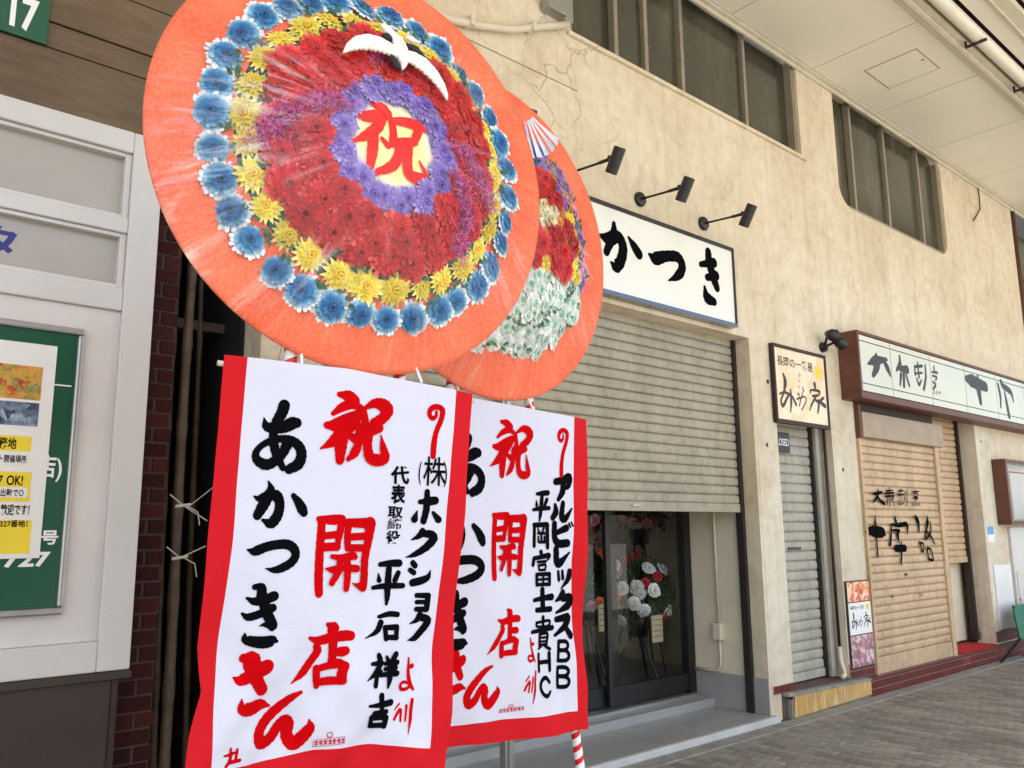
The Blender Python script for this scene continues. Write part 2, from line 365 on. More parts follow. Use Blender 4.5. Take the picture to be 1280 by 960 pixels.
M['green_canvas'] = plain('green canvas', rgb(16, 104, 70), 0.6, var=0.15)
t = NT('worn yellow paint'); v = t.coord('Object', (7, 7, 0.6)); f = t.noise(v, 2.2, 6, 0.75); g = t.noise(t.coord(), 2, 3)
t.base(t.mix(t.ramp(f, [(0.47, K_), (0.55, W_)]), t.ramp(g, [(0.35, rgb(176, 140, 72)), (0.65, rgb(204, 172, 104))]), t.ramp(t.noise(v, 9, 3), [(0.3, rgb(150, 104, 52)), (0.7, rgb(226, 196, 148))])), 0.6, 0, 0.2); M['yellow_paint'] = t.mat
def photo_print(name, cols, scale):
    t = NT(name); v = t.coord(); vo = t.n('ShaderNodeTexVoronoi', Scale=scale); t.l(v, vo.inputs['Vector'])
    f = t.noise(v, scale * 1.5, 5, 0.7, 1.0); s_ = t.n('ShaderNodeSeparateColor'); t.l(vo.outputs['Color'], s_.inputs[0])
    a = t.n('ShaderNodeMath', operation='ADD'); a.inputs[1].default_value = -0.25; m = t.n('ShaderNodeMath', operation='MULTIPLY_ADD'); m.inputs[1].default_value = 0.5
    t.l(s_.outputs[0], m.inputs[0]); t.l(f, m.inputs[2]); t.l(m.outputs[0], a.inputs[0])
    t.base(t.ramp(a.outputs[0], [(i / (len(cols) - 1), c) for i, c in enumerate(cols)]), 0.3); return t.mat
M['food'] = photo_print('food photo print', [rgb(60, 30, 20), rgb(170, 60, 40), rgb(210, 160, 70), rgb(120, 120, 60), rgb(235, 220, 190)], 28)
M['sea'] = photo_print('blue photo print', [rgb(20, 26, 40), rgb(50, 66, 90), rgb(120, 140, 160), rgb(200, 205, 205)], 34)
M['redfood'] = photo_print('red photo print', [rgb(110, 20, 20), rgb(200, 50, 40), rgb(230, 150, 90), rgb(240, 220, 200), rgb(120, 30, 30)], 22)
M['people'] = photo_print('grey violet photo print', [rgb(60, 52, 66), rgb(120, 110, 130), rgb(196, 120, 120), rgb(220, 210, 215), rgb(90, 84, 100)], 24)
M['miura_ground'] = photo_print('cream picture print', [rgb(232, 210, 170), rgb(238, 220, 190), rgb(236, 196, 150), rgb(240, 226, 200)], 4)

# ------------------------------------------------------------------ lettering
def stroke_mesh(strokes, mapf, eps=0.0004, seg=7, BRUSH=1.2):
    """brush strokes [(x, y, width) in mm] -> flat ribbons; mapf(x, y, lift) gives the point on the printed surface"""
    mb = MB(); lift = 0.0
    for s in strokes:
        P = [Vector((a / 1000, b / 1000, c / 2000)) for a, b, c in s]
        if len(P) == 2: P.insert(1, (P[0] + P[1]) / 2)
        Q = [P[0] * 2 - P[1]] + P + [P[-1] * 2 - P[-2]]
        Q[0].z, Q[-1].z = P[0].z, P[-1].z
        pts = []
        for i in range(1, len(Q) - 2):
            a, b, c, d = Q[i-1], Q[i], Q[i+1], Q[i+2]
            for k in range(seg):
                u = k / seg
                pts.append(0.5 * ((2*b) + (c - a)*u + (2*a - 5*b + 4*c - d)*u*u + (3*b - a - 3*c + d)*u**3))
        pts.append(P[-1])
        L, Rr = [], []
        for i, p in enumerate(pts):
            t = pts[min(i+1, len(pts)-1)] - pts[max(i-1, 0)]
            t = Vector((t.x, t.y)).normalized() if Vector((t.x, t.y)).length > 1e-9 else Vector((1, 0))
            n = Vector((-t.y, t.x)); w = max(p.z * BRUSH, 0.0004)
            wob = 1 + 0.05 * math.sin(i * 2.1 + p.x * 90)
            L.append((p.x + n.x*w*wob, p.y + n.y*w*wob)); Rr.append((p.x - n.x*w/wob, p.y - n.y*w/wob))
        base = lift
        for i in range(len(pts) - 1):
            l0 = base + eps * 0.4 * i / len(pts); l1 = base + eps * 0.4 * (i + 1) / len(pts)
            mb.quad(mapf(*Rr[i], l0), mapf(*Rr[i+1], l1), mapf(*L[i+1], l1), mapf(*L[i], l0))
        for e, sgn in ((0, -1), (len(pts) - 1, 1)):          # rounded ends
            p = pts[e]; q = pts[1] if e == 0 else pts[-2]
            t = Vector((p.x - q.x, p.y - q.y)); t = t.normalized() if t.length > 1e-9 else Vector((1, 0)); w = max(p.z * BRUSH, 0.0004)
            an = math.atan2(t.y, t.x); fan = []
            for k in range(7):
                al = an - PI/2 + PI * k / 6
                fan.append((p.x + math.cos(al)*w, p.y + math.sin(al)*w))
            mb.poly([mapf(x, y, base + eps * 0.5) for x, y in fan])
        lift += eps * 0.6
    return mb
_font_cache = {}
def font_shape(body, bold=0.0):
    key = (body, bold)
    if key not in _font_cache:
        cu = bpy.data.curves.new('lettering', 'FONT'); cu.body = body; cu.offset = bold; cu.resolution_u = 4; cu.size = 1
        ob = bpy.data.objects.new('lettering', cu); COL.objects.link(ob)
        dg = bpy.context.evaluated_depsgraph_get(); dg.update()
        me = bpy.data.meshes.new_from_object(ob.evaluated_get(dg))
        vs = [(v.co.x, v.co.y) for v in me.vertices]; fs = [tuple(p.vertices) for p in me.polygons]
        bpy.data.objects.remove(ob); bpy.data.curves.remove(cu); bpy.data.meshes.remove(me)
        _font_cache[key] = (vs, fs)
    return _font_cache[key]
def text_mesh(body, x0, x1, y0, y1, mapf, bold=0.0, skew=0.0, lift=0.0006):
    vs, fs = font_shape(body, bold); mb = MB()
    if not vs: return mb
    a0, a1 = min(v[0] for v in vs), max(v[0] for v in vs); b0, b1 = min(v[1] for v in vs), max(v[1] for v in vs)
    for a, b in vs:
        x = x0 + (a - a0) / max(1e-6, a1 - a0) * (x1 - x0); y = y0 + (b - b0) / max(1e-6, b1 - b0) * (y1 - y0)
        mb.v.append(tuple(mapf(x + skew * (y - y0), y, lift)))
    mb.f = list(fs); mb.m = [0] * len(fs)
    return mb
def flat(Y): return lambda x, z, l: (x, Y - l, z)
def text(parent, body, box_, Y, mat, bold=0.0, skew=0.0, name='lettering', lift=0.0006):
    return part(name, text_mesh(body, *box_, flat(Y), bold, skew, lift), mat, parent)
GLYPHS = {}
GLYPHS['b1'] = [
    ('あ', 'k', [[(-287,1779,4),(-280,1761,20),(-261,1757,22),(-236,1761,25),(-214,1772,27),(-203,1774,22)],[(-237,1815,25),(-243,1795,24),(-256,1770,21),(-262,1742,19),(-260,1718,20),(-251,1689,20),(-237,1660,14)],[(-225,1722,23),(-239,1694,20),(-263,1672,21),(-282,1667,23),(-301,1678,19),(-304,1694,15),(-292,1711,13),(-270,1724,15),(-245,1731,16),(-217,1729,20),(-196,1715,22),(-189,1694,23),(-197,1671,24),(-221,1657,20)]]),
    ('か', 'k', [[(-306,1590,4),(-294,1585,14),(-272,1593,19),(-252,1592,24),(-243,1578,21),(-243,1558,21),(-250,1539,22),(-264,1527,22),(-283,1534,7)],[(-272,1626,4),(-266,1608,17),(-272,1591,22),(-283,1570,24),(-297,1545,19)],[(-207,1593,12),(-194,1578,19),(-183,1561,23),(-178,1553,19)]]),
    ('つ', 'k', [[(-315,1465,5),(-298,1462,19),(-272,1471,19),(-245,1476,19),(-218,1476,20),(-200,1465,20),(-196,1448,18),(-208,1432,18),(-233,1420,17),(-252,1417,12),(-271,1421,2)]]),
    ('き', 'k', [[(-308,1354,6),(-290,1346,16),(-264,1350,19),(-247,1356,20)],[(-317,1319,6),(-303,1311,15),(-277,1317,16),(-261,1325,16),(-249,1329,17)],[(-292,1379,12),(-277,1378,16),(-275,1360,21),(-268,1337,21),(-258,1311,21),(-248,1290,20),(-249,1284,14)],[(-249,1287,14),(-266,1292,9),(-279,1289,1)],[(-310,1275,3),(-308,1262,16),(-289,1255,21),(-265,1252,23),(-246,1255,19),(-238,1253,7)]]),
    ('さ', 'r', [[(-330,1178,4),(-314,1171,21),(-287,1180,24),(-262,1195,28),(-258,1198,26)],[(-309,1219,18),(-293,1214,34),(-289,1190,27),(-277,1165,24),(-265,1145,23)],[(-312,1130,3),(-311,1111,21),(-290,1105,26),(-265,1111,23),(-243,1106,6)]]),
    ('ん', 'r', [[(-170,1129,8),(-195,1118,16),(-226,1095,20),(-251,1071,21),(-264,1047,21),(-257,1024,23),(-233,1034,23),(-218,1055,22),(-203,1068,22),(-193,1058,23),(-195,1034,23),(-181,1013,25),(-159,1029,24),(-146,1048,19),(-147,1064,4)]]),
    ('祝', 'r', [[(-92,1855,13),(-68,1852,27),(-51,1841,27)],[(-108,1804,11),(-84,1822,20),(-56,1832,22),(-33,1824,17)],[(-124,1773,16),(-99,1775,29),(-72,1790,27),(-44,1802,25),(-30,1806,22)],[(-49,1791,30),(-82,1755,32),(-109,1730,22),(-138,1713,5)],[(-82,1758,32),(-84,1722,29),(-85,1686,21)],[(-59,1749,16),(-45,1743,22)],[(-20,1825,10),(7,1839,21),(31,1837,31),(46,1825,31),(34,1803,25),(8,1785,25)],[(-26,1820,17),(-19,1796,17),(-20,1772,25)],[(-9,1768,33),(23,1775,22)],[(-29,1767,30),(-34,1737,19),(-44,1708,22),(-62,1689,11)],[(-10,1762,28),(-9,1726,22),(-1,1697,25),(19,1690,28),(41,1696,22),(36,1723,17),(29,1757,3)]]),
    ('開', 'r', [[(-128,1535,18),(-131,1503,18),(-136,1454,18),(-139,1394,19),(-138,1358,19)],[(-136,1537,13),(-106,1535,21),(-76,1536,21)],[(-74,1532,18),(-83,1495,16),(-89,1465,13)],[(-126,1495,15),(-86,1499,16)],[(-127,1468,18),(-89,1469,18)],[(-56,1527,16),(-60,1495,16),(-59,1465,16)],[(-59,1528,18),(-26,1527,21),(5,1528,22)],[(-53,1492,16),(-8,1494,16)],[(-57,1465,16),(-13,1464,16)],[(2,1527,27),(-1,1489,20),(-10,1439,19),(-11,1389,20),(-14,1367,21)],[(-14,1367,21),(-33,1372,10),(-47,1378,2)],[(-104,1445,10),(-76,1441,15),(-46,1445,18),(-39,1442,13)],[(-120,1416,5),(-102,1413,15),(-70,1416,15),(-34,1413,16)],[(-81,1440,15),(-86,1411,17),(-104,1381,14)],[(-62,1440,16),(-61,1403,17),(-64,1365,14)]]),
    ('店', 'r', [[(-110,1282,10),(-96,1272,28),(-99,1258,20)],[(-157,1254,7),(-133,1246,18),(-100,1251,20),(-63,1252,22),(-45,1250,20)],[(-138,1233,15),(-135,1221,17),(-150,1199,16),(-169,1173,16),(-195,1152,3)],[(-97,1267,23),(-96,1227,20),(-98,1187,17)],[(-93,1217,15),(-72,1215,20),(-60,1216,18)],[(-135,1181,15),(-133,1158,16),(-131,1140,13)],[(-134,1179,15),(-111,1184,15),(-82,1188,20),(-63,1181,15)],[(-63,1181,18),(-71,1166,20),(-73,1149,20)],[(-127,1148,15),(-102,1149,17),(-69,1147,15)]]),
    ('平', 'k', [[(39,1421,11),(68,1423,15),(93,1423,17)],[(35,1397,4),(37,1381,12)],[(90,1398,12),(80,1379,12)],[(18,1363,9),(54,1366,13),(102,1365,12)],[(64,1411,14),(61,1376,15),(58,1341,13),(54,1321,7)]]),
    ('石', 'k', [[(31,1291,8),(61,1296,12),(86,1293,12)],[(35,1277,13),(22,1256,11),(-7,1241,2)],[(45,1264,11),(47,1237,12)],[(45,1264,11),(79,1262,13)],[(82,1262,13),(78,1237,13)],[(48,1240,11),(80,1237,12)]]),
    ('祥', 'k', [[(27,1198,11),(31,1187,14)],[(8,1179,8),(35,1178,13)],[(32,1175,13),(18,1156,13),(-6,1141,3)],[(25,1163,11),(18,1126,11)],[(33,1157,11),(34,1150,11)],[(50,1192,7),(55,1181,11)],[(77,1196,13),(66,1180,13)],[(46,1176,9),(80,1176,12)],[(46,1163,9),(76,1163,11)],[(40,1150,10),(80,1149,13)],[(60,1178,13),(59,1138,13),(54,1118,6)]]),
    ('吉', 'k', [[(1,1080,6),(37,1079,13),(68,1079,14)],[(35,1100,14),(38,1065,13)],[(15,1061,11),(53,1059,11)],[(8,1053,11),(8,1032,11)],[(8,1050,10),(53,1046,11)],[(52,1045,13),(46,1027,13)],[(8,1032,11),(47,1028,11)]]),
    ('よ', 'r', [[(118,1181,6),(118,1148,9),(125,1118,10),(133,1103,6)],[(120,1160,9),(131,1161,11)],[(122,1119,6),(104,1124,7),(95,1117,7),(101,1106,8),(117,1107,7),(123,1116,5)]]),
    ('り', 'r', [[(94,1072,4),(79,1060,3)],[(75,1038,6),(84,1049,6),(96,1058,7),(92,1032,5)],[(113,1066,6),(106,1031,5)],[(129,1079,7),(124,1052,8),(121,1028,8),(113,999,2)]]),
    ('curl', 'r', [[(196,1831,8),(194,1818,9),(183,1812,12),(174,1821,12),(178,1837,13),(196,1845,14),(215,1838,15),(212,1813,14),(195,1775,13),(187,1741,15),(185,1708,15)]]),
    ('ホ', 'k', [[(171,1610,14),(170,1568,17),(162,1532,16)],[(150,1583,11),(177,1585,19),(195,1587,19)],[(142,1558,4),(135,1537,17)],[(190,1554,9),(205,1536,17)]]),
    ('ク', 'k', [[(160,1506,14),(151,1493,14),(130,1483,4)],[(157,1499,15),(184,1496,19),(191,1484,19),(168,1460,17),(138,1444,12),(112,1437,2)]]),
    ('シ', 'k', [[(134,1422,14),(140,1415,14)],[(125,1404,12),(136,1397,13)],[(131,1371,17),(158,1376,17),(176,1384,13),(184,1402,2)]]),
    ('ョ', 'k', [[(143,1338,11),(178,1336,13)],[(177,1335,14),(172,1302,15)],[(143,1321,10),(172,1320,10)],[(142,1303,11),(172,1301,13)]]),
    ('ク2', 'k', [[(153,1289,14),(144,1275,12),(124,1267,3)],[(156,1282,17),(177,1274,17),(174,1263,18),(156,1244,17),(138,1230,14),(115,1226,2)]]),
    ('seal', 'r', [[(-346,1013,4),(-328,1013,6)],[(-331,1026,5),(-332,1002,7),(-342,990,6)],[(-315,1022,5),(-318,1000,6)],[(-332,997,7),(-308,997,7)],[(-327,1016,5),(-315,1015,5)]]),
]
GLYPHS['b2'] = [
    ('あ', 'k', [[(-242,1766,5),(-234,1746,25),(-208,1742,28),(-173,1747,31),(-141,1760,33),(-127,1762,27)],[(-172,1807,32),(-180,1785,30),(-199,1756,26),(-210,1725,23),(-208,1698,25),(-198,1665,25),(-180,1632,17)],[(-159,1703,28),(-180,1671,25),(-215,1647,26),(-242,1640,29),(-267,1653,24),(-270,1671,18),(-252,1690,17),(-222,1705,18),(-187,1712,20),(-149,1710,25),(-120,1694,27),(-111,1671,29),(-124,1645,30),(-158,1629,25)]]),
    ('か', 'k', [[(-295,1520,5),(-278,1514,19),(-247,1523,26),(-219,1522,33),(-207,1503,28),(-208,1479,28),(-219,1455,29),(-240,1440,29),(-266,1450,10)],[(-246,1566,5),(-239,1543,23),(-247,1522,29),(-264,1494,32),(-285,1463,26)],[(-154,1521,17),(-136,1503,25),(-121,1481,31),(-116,1470,26)]]),
    ('つ', 'k', [[(-301,1404,6),(-276,1400,24),(-236,1409,24),(-195,1414,25),(-154,1413,25),(-127,1400,25),(-123,1382,24),(-142,1364,24),(-180,1352,22),(-210,1349,15),(-239,1354,2)]]),
    ('き', 'k', [[(-265,1281,7),(-242,1270,21),(-207,1275,24),(-185,1282,26)],[(-277,1238,7),(-260,1228,19),(-226,1234,21),(-204,1244,21),(-189,1248,21)],[(-242,1312,15),(-223,1311,21),(-222,1288,27),(-214,1258,27),(-201,1226,27),(-190,1200,25),(-192,1193,18)],[(-192,1197,18),(-214,1203,12),(-231,1200,2)],[(-271,1183,4),(-268,1167,20),(-244,1158,26),(-213,1154,30),(-189,1157,24),(-178,1155,9)]]),
    ('さ', 'r', [[(-264,1089,4),(-249,1082,20),(-222,1090,23),(-197,1104,27),(-193,1107,25)],[(-241,1128,18),(-226,1123,32),(-223,1100,26),(-212,1076,24),(-202,1057,22)],[(-248,1042,3),(-248,1024,20),(-227,1019,25),(-203,1024,22),(-182,1019,6)]]),
    ('ん', 'r', [[(-66,1072,8),(-95,1061,17),(-131,1038,21),(-159,1015,22),(-175,991,22),(-168,968,24),(-142,978,24),(-124,999,23),(-106,1011,23),(-95,1001,25),(-99,978,25),(-85,956,26),(-59,972,25),(-44,991,20),(-45,1006,4)]]),
    ('祝', 'r', [[(-18,1876,14),(6,1872,29),(23,1861,29)],[(-37,1821,11),(-12,1840,21),(17,1850,23),(40,1842,17)],[(-54,1788,17),(-29,1789,31),(-1,1805,28),(28,1818,26),(42,1822,23)],[(22,1807,31),(-12,1768,34),(-41,1740,24),(-71,1721,5)],[(-12,1771,34),(-16,1731,31),(-19,1692,22)],[(10,1761,17),(24,1754,23)],[(53,1843,10),(81,1858,22),(105,1856,33),(120,1842,33),(107,1818,27),(80,1799,26)],[(47,1837,17),(52,1812,17),(51,1786,26)],[(62,1781,35),(95,1788,23)],[(42,1779,32),(36,1748,20),(24,1716,23),(5,1696,11)],[(61,1775,29),(60,1735,23),(67,1704,26),(87,1696,29),(110,1703,23),(106,1731,18),(100,1768,4)]]),
    ('開', 'r', [[(-49,1554,19),(-53,1518,19),(-60,1463,19),(-66,1394,20),(-66,1353,20)],[(-57,1557,14),(-26,1554,22),(5,1556,22)],[(6,1552,20),(-4,1509,17),(-11,1476,14)],[(-48,1509,16),(-7,1514,17)],[(-51,1479,19),(-11,1480,19)],[(24,1546,17),(19,1509,17),(19,1475,17)],[(21,1547,20),(55,1546,23),(86,1548,23)],[(26,1506,17),(71,1508,17)],[(20,1475,17),(65,1475,17)],[(84,1546,29),(79,1503,21),(68,1446,20),(64,1390,21),(61,1365,22)],[(61,1365,22),(41,1371,11),(27,1377,2)],[(-28,1452,11),(1,1448,17),(31,1453,20),(38,1450,14)],[(-46,1420,5),(-27,1416,16),(6,1420,17),(42,1417,17)],[(-5,1448,17),(-11,1414,18),(-30,1380,15)],[(14,1447,17),(14,1405,18),(9,1362,15)]]),
    ('店', 'r', [[(-9,1247,9),(3,1236,26),(0,1222,19)],[(-51,1217,7),(-31,1210,18),(-1,1215,19),(31,1216,20),(47,1215,19)],[(-35,1196,14),(-33,1183,16),(-47,1161,15),(-65,1134,15),(-89,1112,3)],[(1,1232,21),(1,1190,19),(-2,1149,16)],[(3,1180,14),(22,1179,19),(32,1179,17)],[(-35,1143,14),(-34,1119,15),(-33,1101,13)],[(-34,1140,14),(-13,1146,14),(12,1151,19),(28,1144,14)],[(28,1144,17),(21,1128,19),(18,1111,19)],[(-29,1109,14),(-7,1110,16),(22,1109,14)]]),
    ('平', 'k', [[(157,1633,11),(185,1636,16),(210,1638,17)],[(153,1610,4),(154,1595,13)],[(206,1614,13),(196,1595,13)],[(135,1577,10),(170,1582,14),(217,1584,13)],[(181,1625,14),(177,1592,16),(173,1558,14),(168,1539,7)]]),
    ('ア', 'k', [[(248,1679,22),(286,1685,25),(320,1695,31),(312,1666,21),(288,1657,14)],[(285,1668,22),(281,1643,23),(260,1615,14)]]),
    ('ル', 'k', [[(246,1596,12),(249,1570,22),(235,1550,19)],[(283,1602,18),(278,1557,23),(295,1547,23),(329,1583,7)]]),
    ('ビ', 'k', [[(244,1528,21),(246,1482,23),(266,1459,25),(306,1459,25)],[(260,1498,17),(301,1513,23)],[(313,1530,7),(320,1517,7)],[(325,1533,7),(332,1521,7)]]),
    ('レ', 'k', [[(255,1438,23),(257,1393,25),(277,1392,25),(318,1425,7)]]),
    ('ッ', 'k', [[(263,1359,12),(266,1332,15)],[(286,1360,12),(289,1336,15)],[(323,1359,18),(315,1330,19),(278,1299,6)]]),
    ('ク', 'k', [[(288,1285,22),(270,1270,20),(243,1259,8)],[(284,1267,23),(327,1265,26),(312,1240,26),(244,1219,8)]]),
    ('ス', 'k', [[(244,1196,18),(310,1198,26),(288,1172,23),(235,1143,10)],[(285,1173,17),(322,1135,24)]]),
    ('B', 'k', [[(252,1121,12),(250,1056,12)],[(252,1121,12),(290,1117,12),(304,1103,12),(289,1089,12),(251,1092,12)],[(251,1090,12),(293,1085,12),(306,1067,12),(292,1053,12),(250,1056,12)]]),
    ('B2', 'k', [[(249,1033,12),(248,969,12)],[(249,1033,12),(287,1029,12),(301,1014,12),(286,1001,12),(249,1004,12)],[(248,1003,12),(290,996,12),(303,978,12),(289,965,12),(248,968,12)]]),
    ('H', 'k', [[(147,1087,13),(144,1035,13)],[(206,1085,13),(205,1030,13)],[(146,1061,12),(206,1058,12)]]),
    ('C', 'k', [[(199,991,12),(178,1008,12),(153,999,12),(145,978,12),(157,957,12),(180,949,12),(201,959,11)]]),
    ('岡', 'k', [[(141,1522,18),(137,1453,17)],[(138,1524,18),(208,1526,19)],[(208,1524,19),(208,1447,19)],[(160,1511,9),(166,1500,9)],[(190,1513,10),(182,1500,10)],[(158,1496,10),(193,1495,11)],[(159,1483,9),(160,1465,10)],[(160,1465,10),(191,1465,11)],[(191,1483,10),(191,1465,11)],[(175,1491,11),(175,1465,10)]]),
    ('富', 'k', [[(171,1431,18),(174,1421,16)],[(135,1410,15),(129,1388,15)],[(135,1410,15),(174,1414,17),(217,1418,19),(207,1404,11)],[(151,1397,10),(196,1398,11)],[(155,1386,9),(158,1369,9)],[(155,1385,10),(193,1386,10),(190,1369,10)],[(158,1369,9),(190,1369,9)],[(144,1355,13),(145,1319,13)],[(144,1355,13),(214,1354,15)],[(214,1354,15),(210,1319,15)],[(145,1320,12),(210,1319,13)],[(179,1354,10),(178,1320,10)],[(147,1337,9),(210,1337,9)]]),
    ('士', 'k', [[(135,1268,15),(181,1273,19),(221,1275,25)],[(175,1302,22),(176,1235,21)],[(148,1234,18),(212,1234,21)]]),
    ('貴', 'k', [[(145,1192,10),(206,1195,11),(202,1178,10),(149,1179,10),(145,1192,9)],[(176,1209,14),(175,1166,12)],[(120,1163,13),(222,1170,19)],[(158,1153,12),(154,1117,12)],[(158,1153,11),(197,1152,12),(194,1115,12)],[(158,1141,8),(194,1140,8)],[(156,1129,8),(194,1127,8)],[(156,1118,10),(194,1116,10)],[(164,1114,11),(147,1106,8)],[(184,1113,11),(209,1099,12)]]),
    ('よ', 'r', [[(109,1144,6),(109,1113,8),(114,1084,10),(121,1069,6)],[(110,1124,8),(120,1125,10)],[(111,1085,6),(95,1090,7),(86,1083,7),(92,1073,8),(106,1074,7),(112,1082,5)]]),
    ('り', 'r', [[(83,1026,5),(67,1011,4)],[(62,983,7),(71,997,7),(85,1008,8),(79,976,6)],[(103,1019,7),(94,974,5)],[(120,1036,8),(114,1001,9),(111,972,9),(101,935,3)]]),
    ('curl', 'r', [[(294,1853,8),(292,1837,10),(280,1830,13),(270,1841,13),(276,1860,15),(295,1870,15),(315,1861,17),(311,1830,15),(291,1785,15),(281,1744,17),(278,1704,17)]]),
    ('seal', 'r', [[(-291,968,5),(-266,966,8)],[(-269,980,6),(-272,957,8),(-287,945,7)],[(-246,975,6),(-252,954,7)],[(-272,952,9),(-237,950,9)],[(-265,970,6),(-246,968,6)]]),
]
GLYPHS['w1'] = [
    ('祝', 'o', [[(-63,2627,14),(-39,2622,27),(-22,2611,24)],[(-118,2585,9),(-85,2585,26),(-48,2599,27),(-24,2604,19)],[(-38,2597,25),(-53,2562,27),(-84,2531,22),(-119,2506,8)],[(-62,2553,25),(-64,2500,27),(-70,2451,20)],[(-37,2535,11),(-19,2520,16)],[(-9,2590,18),(-4,2560,19),(-6,2535,19)],[(-12,2594,16),(31,2602,24),(71,2603,25),(95,2593,7)],[(75,2597,23),(63,2563,21)],[(-3,2532,24),(32,2541,27),(60,2553,21)],[(14,2528,19),(9,2492,24),(-10,2462,24),(-59,2432,14)],[(42,2532,23),(39,2484,25),(46,2455,27),(73,2451,28),(95,2467,13),(76,2500,5)]]),
]
GLYPHS['s'] = [
    ('か', 'k', [[(4215,3566,23),(4312,3560,87),(4418,3600,79),(4466,3529,79),(4438,3425,79),(4379,3367,78),(4334,3387,23)],[(4375,3689,35),(4367,3605,68),(4285,3457,54)],[(4533,3619,24),(4583,3572,61),(4641,3518,73)]]),
    ('つ', 'k', [[(4761,3541,25),(4829,3524,88),(4961,3570,75),(5108,3593,77),(5158,3524,77),(5098,3442,65),(4980,3381,13)]]),
    ('き', 'k', [[(5511,3721,70),(5519,3635,82),(5567,3517,82),(5605,3442,66)],[(5400,3596,41),(5584,3649,71)],[(5478,3503,51),(5605,3543,71)],[(5437,3416,27),(5465,3335,87),(5556,3315,60)]]),
    ('あ', 'k', [[(3459,3588,11),(3475,3538,60),(3533,3538,68),(3611,3565,76),(3683,3612,81),(3715,3624,66)],[(3618,3726,77),(3597,3665,73),(3553,3579,64),(3528,3493,56),(3531,3421,60),(3552,3338,60),(3589,3260,41)],[(3640,3454,69),(3591,3362,60),(3513,3283,63),(3452,3255,69),(3397,3279,58),(3390,3323,44),(3432,3383,40),(3500,3435,45),(3578,3468,49),(3664,3478,61),(3727,3448,66),(3746,3389,70),(3716,3316,73),(3640,3259,60)]]),
]
GLYPHS['sh'] = [
    ('十', 'k', [[(7909,1465,43),(7982,1482,69),(8108,1472,96),(8249,1462,80),(8286,1444,27)],[(8115,1625,14),(8097,1481,44),(8100,1398,24),(8097,1238,24)]]),
    ('字', 'k', [[(8529,1615,28),(8546,1565,41)],[(8438,1541,22),(8414,1443,33),(8379,1346,43)],[(8438,1541,22),(8601,1534,45),(8786,1540,46),(8775,1446,19)],[(8454,1485,26),(8605,1485,22),(8558,1454,55),(8574,1367,26)],[(8502,1307,73),(8695,1304,75)],[(8629,1367,22),(8605,1244,33),(8574,1147,26)]]),
    ('路', 'k', [[(9005,1617,47),(9054,1566,59),(9053,1463,27)],[(9280,1632,16),(9281,1566,48),(9183,1397,20)],[(9343,1566,24),(9335,1461,28),(9195,1384,24)],[(9230,1475,24),(9338,1409,28),(9409,1336,20)],[(9040,1361,27),(9092,1258,27),(9132,1334,24),(9040,1361,19)],[(9205,1294,28),(9228,1190,28),(9332,1175,28),(9294,1279,24),(9205,1294,24)]]),
    ('大', 'k', [[(8117,1836,18),(8201,1844,29),(8296,1859,22)],[(8221,1881,18),(8196,1814,25),(8094,1755,14)],[(8196,1814,18),(8254,1772,29),(8328,1743,29)]]),
    ('衆', 'k', [[(8374,1848,18),(8554,1859,19)],[(8459,1906,15),(8443,1825,18)],[(8393,1873,15),(8531,1883,15)],[(8355,1817,18),(8553,1827,19)],[(8412,1806,15),(8379,1731,15)],[(8457,1813,15),(8441,1726,18)],[(8488,1801,15),(8543,1730,17)],[(8545,1815,13),(8498,1782,13)]]),
    ('割', 'k', [[(8670,1880,15),(8660,1829,15)],[(8670,1880,15),(8770,1885,15)],[(8716,1901,15),(8698,1780,15)],[(8655,1836,15),(8770,1845,15)],[(8654,1773,13),(8643,1747,13),(8735,1752,13),(8740,1778,13)],[(8805,1877,13),(8782,1787,15)],[(8859,1898,15),(8822,1733,19)]]),
    ('烹', 'k', [[(9052,1909,16),(9052,1883,16)],[(8986,1875,16),(9131,1885,16)],[(9011,1856,12),(9102,1862,12),(9083,1832,12),(9012,1830,12)],[(8996,1811,14),(9099,1819,14),(9039,1792,14),(9037,1766,14)],[(8976,1759,16),(8956,1735,16)],[(9014,1757,16),(9010,1736,16)],[(9065,1760,16),(9076,1739,16)],[(9105,1763,16),(9130,1740,16)]]),
]
